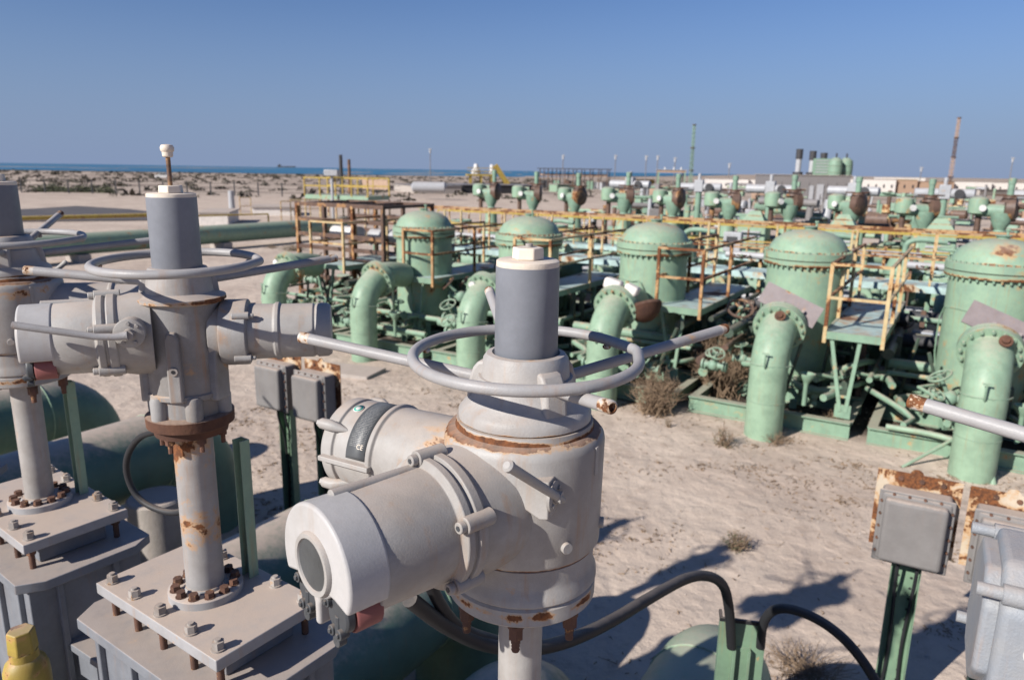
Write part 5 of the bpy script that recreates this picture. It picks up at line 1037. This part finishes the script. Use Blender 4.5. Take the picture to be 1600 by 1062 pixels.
# yellow loading structure
c = atz(752, 300, 0); rt_ = root("loading_tower", (c.x, c.y, 0), 0.2, "bright yellow loading structure with white tanks before the sea", "tower"); K = c.y * 0.9 / 100
for x in (-2, 0, 2):
    for y in (0, 2): MB().box((x, y, 1.6), (0.25, 0.25, 3.4)).build("leg", 'brightyellow', rt_)
MB().box((0, 1, 3.2), (5.6, 2.6, 0.35)).build("deck", 'brightyellow', rt_)
for z in (3.9, 4.5): MB().box((0, 0, z), (5.6, 0.1, 0.14)).build("rail", 'brightyellow', rt_)
MB().lathe([(0.9, 3.4), (0.9, 4.1), (0.5, 4.4), (0.45, 5.0), (0.3, 5.3)], (-0.9, 1, 0), n=20).build("white_tank", 'white', rt_); MB().lathe([(0.4, 3.4), (0.4, 4.9), (0.3, 5.2)], (2.2, 1, 0), n=20).build("white_tank", 'white', rt_)
MB().box((4.4, 0.5, 2.7), (0.9, 1.0, 5.8), 0, Matrix.Rotation(R(-35), 4, 'Y')).build("stair", 'brightyellow', rt_)
# dark covered basin and car
rt_, L, D = block(722, 845, 303, 1.5, 14, "long dark low basin building with pale end wall", 'dark', "basin", "building", 'shed')
rt_, L, D = block(655, 721, 303.5, 1.35, 14, "pale concrete end of the dark basin building", 'concrete', "basin_end", "building", 'shed')
c = atz(672, 294, 1.6); q = MB(); q.lathe([(0.2, -2.6), (0.7, -2.3), (0.7, 2.0), (0.2, 2.3)], (c.x, c.y, 1.75), (1, 0, 0), 20); tag(q.build("silver_tank", 'silver', None), "shiny silver horizontal tank on the basin building", "tank")
def car(px, py, ang, label):
    c = atz(px, py, 0.6); rt_ = root("parked_car", (c.x, c.y, gh(c.x, c.y)), ang, label, "car")
    out = [(-2.3, 0.35), (2.3, 0.35), (2.35, 0.95), (1.2, 1.1), (0.6, 1.75), (-1.0, 1.8), (-1.2, 1.15), (-2.3, 1.1)]
    b = MB(); b.prism(out, -0.9, 0.9, (Vector((0, 0, 0)), Vector((1, 0, 0)), Vector((0, 0, 1)), Vector((0, 1, 0)))); b.build("body", 'white', rt_, bevel=0.08, seg=3)
    b = MB(); b.prism([(1.0, 1.15), (0.55, 1.66), (-0.9, 1.70), (-1.0, 1.18)], -0.92, 0.92, (Vector((0, 0, 0)), Vector((1, 0, 0)), Vector((0, 0, 1)), Vector((0, 1, 0)))); b.build("window", 'glass', rt_)
    for x in (-1.4, 1.45):
        for y in (-0.85, 0.85): MB().cyl((x, y - 0.12, 0.38), (x, y + 0.12, 0.38), 0.38, n=18).build("wheel", 'black', rt_)
car(256, 277, 0.15, "white pickup parked on the dunes near the sea"); 
# shelter roofs
c = atz(895, 296, 0); rt_ = root("steel_shelter", (c.x, c.y, 0), R(-12), "long open shelter with a thin dark roof on steel legs", "shelter"); 
for i in range(9):
    for y in (0, 6): MB().box((-8 + 2 * i, y, 2.3), (0.18, 0.18, 4.6)).build("leg", 'brownsteel', rt_)
MB().box((0, 3, 4.75), (17, 8, 0.18)).build("roof", 'dark', rt_); MB().box((0, 1, 3.3), (16, 0.3, 0.5)).build("beam", 'tan', rt_)
for i in range(6): MB().box((-7 + 2.7 * i, 2, 1.0), (1.6, 1.6, 2.0)).build("crate", ('dark', 'greendark', 'brownsteel')[i % 3], rt_)
c = atz(1048, 300, 0); rt_ = root("pale_canopy", (c.x, c.y, 0), R(-6), "pale flat canopy on posts with small vents on top", "canopy")
MB().box((0, 2, 4.5), (6.2, 4, 0.5)).build("roof", 'tan', rt_); MB().box((0, 2, 4.82), (6.6, 4.4, 0.12)).build("roof_edge", 'silver', rt_)
for x in (-2.9, 2.9):
    for y in (0.1, 3.9): MB().box((x, y, 2.2), (0.25, 0.25, 4.4)).build("leg", 'green', rt_)
for x in (-1.4, 0.6, 2.2): MB().cyl((x, 2, 4.88), (x, 2, 5.4), 0.18, n=10).build("vent", 'white', rt_)
for i, (x0, x1, yb, h, lb, mt) in enumerate(((985, 1022, 288, 1.7, "bright yellow skip beside the pale canopy", 'brightyellow'), (940, 982, 297, 1.8, "pale container below the lamp masts", 'silver'), (870, 900, 300, 1.5, "green tank pair under the dark shelter", 'green'), (1100, 1150, 306, 1.3, "low grey container after the pale canopy", 'concrete'), (1365, 1392, 300, 2.2, "dark grey cabin before the white buildings", 'shed'), (1500, 1525, 302, 2.2, "blue-grey cabin before the white sheds", 'boxgrey'), (1530, 1600, 306, 1.4, "long pale low wall under the white sheds", 'concrete'), (600, 655, 296, 0.6, "long low sand-coloured kerb wall before the basin", 'concrete'))):
    block(x0, x1, yb, h, 3, lb, mt, "container", "container")
# perimeter fence across the dunes
rt_ = root("perimeter_fence", (0, 0, 0), 0, "dark thin perimeter fence crossing the scrubby dunes", "fence")
pp = [atz(-40 + i * 37, 301 + 0.55 * i * 0.9, 0.0) for i in range(19)]
for p, q_ in zip(pp[:-1], pp[1:]):
    zz = gh(p.x, p.y); z2 = gh(q_.x, q_.y); MB().box((p.x, p.y, zz + 0.9), (0.14, 0.14, 2.0)).build("post", 'dark', rt_)
    b = MB()
    for h in (0.5, 1.1, 1.7): b.cyl((p.x, p.y, zz + h), (q_.x, q_.y, z2 + h), 0.025, n=4)
    b.build("wire", 'dark', rt_)
# ship on the horizon
c = aty(447, 259, 9000); c = Vector((c.x, 9000, 0)); rt_ = root("cargo_ship", (c.x, c.y, 0), 0, "tiny dark cargo ship low on the sea horizon", "ship")
MB().prism([(-110, 14), (115, 16), (100, 2), (-100, 2)], -15, 15, (Vector((0, 0, 0)), Vector((1, 0, 0)), Vector((0, 0, 1)), Vector((0, 1, 0)))).build("hull", 'dark', rt_); MB().box((-80, 0, 24), (26, 24, 22)).build("bridge", 'dark', rt_)
# ================================================================== PLANTS AND LITTER
def leafball(b, c, r, n, size, flat=0.7, rn=random):
    for i in range(n):
        d = Vector((rn.gauss(0, 1), rn.gauss(0, 1), rn.gauss(0, 1))).normalized() * r * rn.random() ** 0.45; p = Vector(c) + Vector((d.x, d.y, abs(d.z) * flat))
        t = Vector((rn.uniform(-1, 1), rn.uniform(-1, 1), rn.uniform(-1, 1))).normalized(); u_ = t.orthogonal().normalized(); s_ = size * rn.uniform(0.6, 1.4)
        b.add([p - t * s_, p + u_ * s_ * 0.5, p + t * s_, p - u_ * s_ * 0.5], [(0, 1, 2, 3)])
def twigbush(loc, h, w_, n, label, mat='twig', leaves=0, seed=1):
    rn = random.Random(seed); z0 = gh(loc[0], loc[1]); b = MB()
    for i in range(n):
        a = rn.uniform(0, 2 * PI); k = rn.random() ** 0.6; base = Vector((rn.gauss(0, w_ * 0.12), rn.gauss(0, w_ * 0.12), -0.02)); tip = Vector((math.cos(a) * k * w_ / 2, math.sin(a) * k * w_ / 2, h * (1 - 0.45 * k) * rn.uniform(0.5, 1)))
        mid = base.lerp(tip, 0.5) + Vector((rn.gauss(0, .08), rn.gauss(0, .08), rn.gauss(0.03, .04))) * h; b.tube([base, mid, tip], [0.006 * h + 0.003, 0.004 * h + 0.002, 0.0012], 4)
        for j in range(3): q = mid.lerp(tip, rn.random()); b.tube([q, q + Vector((rn.gauss(0, .12), rn.gauss(0, .12), rn.uniform(0, .16))) * h], [0.0028 * h + 0.001, 0.001], 3)
    rt_ = root("bush", (loc[0], loc[1], z0), 0, label, "bush"); b.build("stems", mat, rt_)
    if leaves: lb = MB(); leafball(lb, (0, 0, 0.02), w_ * 0.45, leaves, 0.022 * (h + 0.3), h / w_ * 1.4, rn); lb.build("leaves", 'leaf', rt_)
p = atz(1022, 645, 0); twigbush((p.x, p.y), 1.0, 1.0, 170, "large dry brown twiggy bush beside the skid with the rusty funnel", seed=3)
p = G(-1.25, 1.9); twigbush((p.x, p.y), 1.5, 1.3, 190, "dry brown bush in the shade beneath the pale blue deck", seed=8)
p = atz(1150, 852, 0); twigbush((p.x, p.y), 0.28, 0.4, 60, "small dark saltbush alone on the open sand", seed=4, leaves=160)
p = atz(1130, 698, 0); twigbush((p.x, p.y), 0.42, 0.4, 40, "small grey-green sprig left of the sunlit riser's foot", seed=5, leaves=90)
p = atz(1043, 668, 0); twigbush((p.x, p.y), 0.2, 0.15, 15, "tiny upright tuft beyond the small sprig", seed=6, leaves=40)
p = atz(1215, 695, 0); twigbush((p.x, p.y), 0.25, 0.6, 50, "low dry tuft at the sunlit riser's foot", seed=9)
p = atz(1300, 668, 0); twigbush((p.x, p.y), 0.35, 0.9, 80, "low dry tangle against the skid beam", seed=10)
p = atz(1265, 1048, 0); twigbush((p.x, p.y), 0.22, 0.9, 130, "dead grass clump beside the cable trough", seed=11)
p = atz(458, 392, 0); twigbush((p.x, p.y), 0.5, 1.6, 60, "dark rounded bush beyond the green pipe bend", seed=12, leaves=700)
p = atz(425, 388, 0); twigbush((p.x, p.y), 0.3, 1.0, 40, "small dark bush nearer the concrete saddle", seed=13, leaves=300)
p = atz(118, 298, 0.3); q = MB(); rn = random.Random(3)
rt_ = root("saltbush_bank", (p.x, p.y, gh(p.x, p.y) - 0.1), 0, "wide low green saltbush bank on the dunes", "bush")
for i in range(26): leafball(q, (rn.uniform(-6, 6), rn.uniform(-2, 2), 0), rn.uniform(0.8, 1.6), 130, 0.14, 0.9, rn)
q.build("leaves", 'leaf', rt_)
# scrub over the dunes, litter on the sand
rn = random.Random(21); q = MB()
for i in range(1500):
    px = rn.uniform(-80, 1150); d = 95 + 330 * rn.random() ** 0.8; a = (px - 800) / FPX; x = a * d; y = d
    if y > 390 and x < 100: continue
    r_ = rn.uniform(0.5, 1.5); leafball(q, (x, y, gh(x, y) - 0.1), r_, 16, 0.30 * r_, 0.6, rn)
tag(q.build("dune_scrub", 'scrub', None), "dusty brown scrub covering the dunes before the sea", "scrub", None, "stuff")
q = MB()
cl = [(rn.uniform(-5, 8), rn.uniform(4.2, 13.5), rn.uniform(0.12, 0.5)) for _ in range(130)]
for i in range(6500):
    if i % 5 == 0: x = rn.uniform(-5, 8); y = rn.uniform(4, 14)
    else: c = rn.choice(cl); x = c[0] + rn.gauss(0, c[2]); y = c[1] + rn.gauss(0, c[2] * 0.5)
    z = gh(x, y); a = rn.uniform(0, 2 * PI); L = rn.uniform(0.015, 0.07) * (2.6 if rn.random() < 0.06 else 1); th_ = rn.choice((0.002, 0.003, 0.005))
    p0 = Vector((x, y, z + 0.003)); p1 = p0 + Vector((math.cos(a) * L, math.sin(a) * L, rn.uniform(0.0, 0.02))); pm = (p0 + p1) / 2 + Vector((rn.gauss(0, .3) * L, rn.gauss(0, .3) * L, rn.uniform(0, 0.012)))
    q.tube([p0, pm, p1], [th_, th_ * 1.3, th_ * 0.5], 3)
for c in cl[:90]:
    for k in range(5):
        x = c[0] + rn.gauss(0, c[2] * 0.7); y = c[1] + rn.gauss(0, c[2] * 0.4); leafball(q, (x, y, gh(x, y)), rn.uniform(0.02, 0.06), 10, 0.016, 0.4, rn)
tag(q.build("dry_litter", 'twig', None), "dry twigs and litter scattered over the sand", "litter", None, "stuff")
q = MB()
for i in range(1800):
    x = rn.uniform(-6, 9); y = rn.uniform(3.5, 17); r_ = rn.uniform(0.004, 0.016) * (2 if rn.random() < 0.04 else 1); q.lathe([(r_ * 0.3, -r_ * 0.6), (r_, 0), (r_ * 0.7, r_ * 0.5), (r_ * 0.1, r_ * 0.7)], (x, y, gh(x, y)), (rn.uniform(-.5, .5), rn.uniform(-.5, .5), 1), 5)
tag(q.build("pebbles", 'concrete', None), "small pale pebbles scattered over the sand", "pebbles", None, "stuff")
# thin cable lying on the sand
q = MB(); q.tube([Vector((p.x, p.y, gh(p.x, p.y) + z)) for p, z in [(atz(x, y, 0), z) for x, y, z in ((1000, 640, .01), (1060, 625, .02), (1110, 600, .12), (1150, 560, .5), (1170, 545, .7))]], 0.009, 6, smooth=2); tag(q.build("thin_cable", 'black', None), "thin dark cable trailing from the sand up to the sunlit riser", "cable")
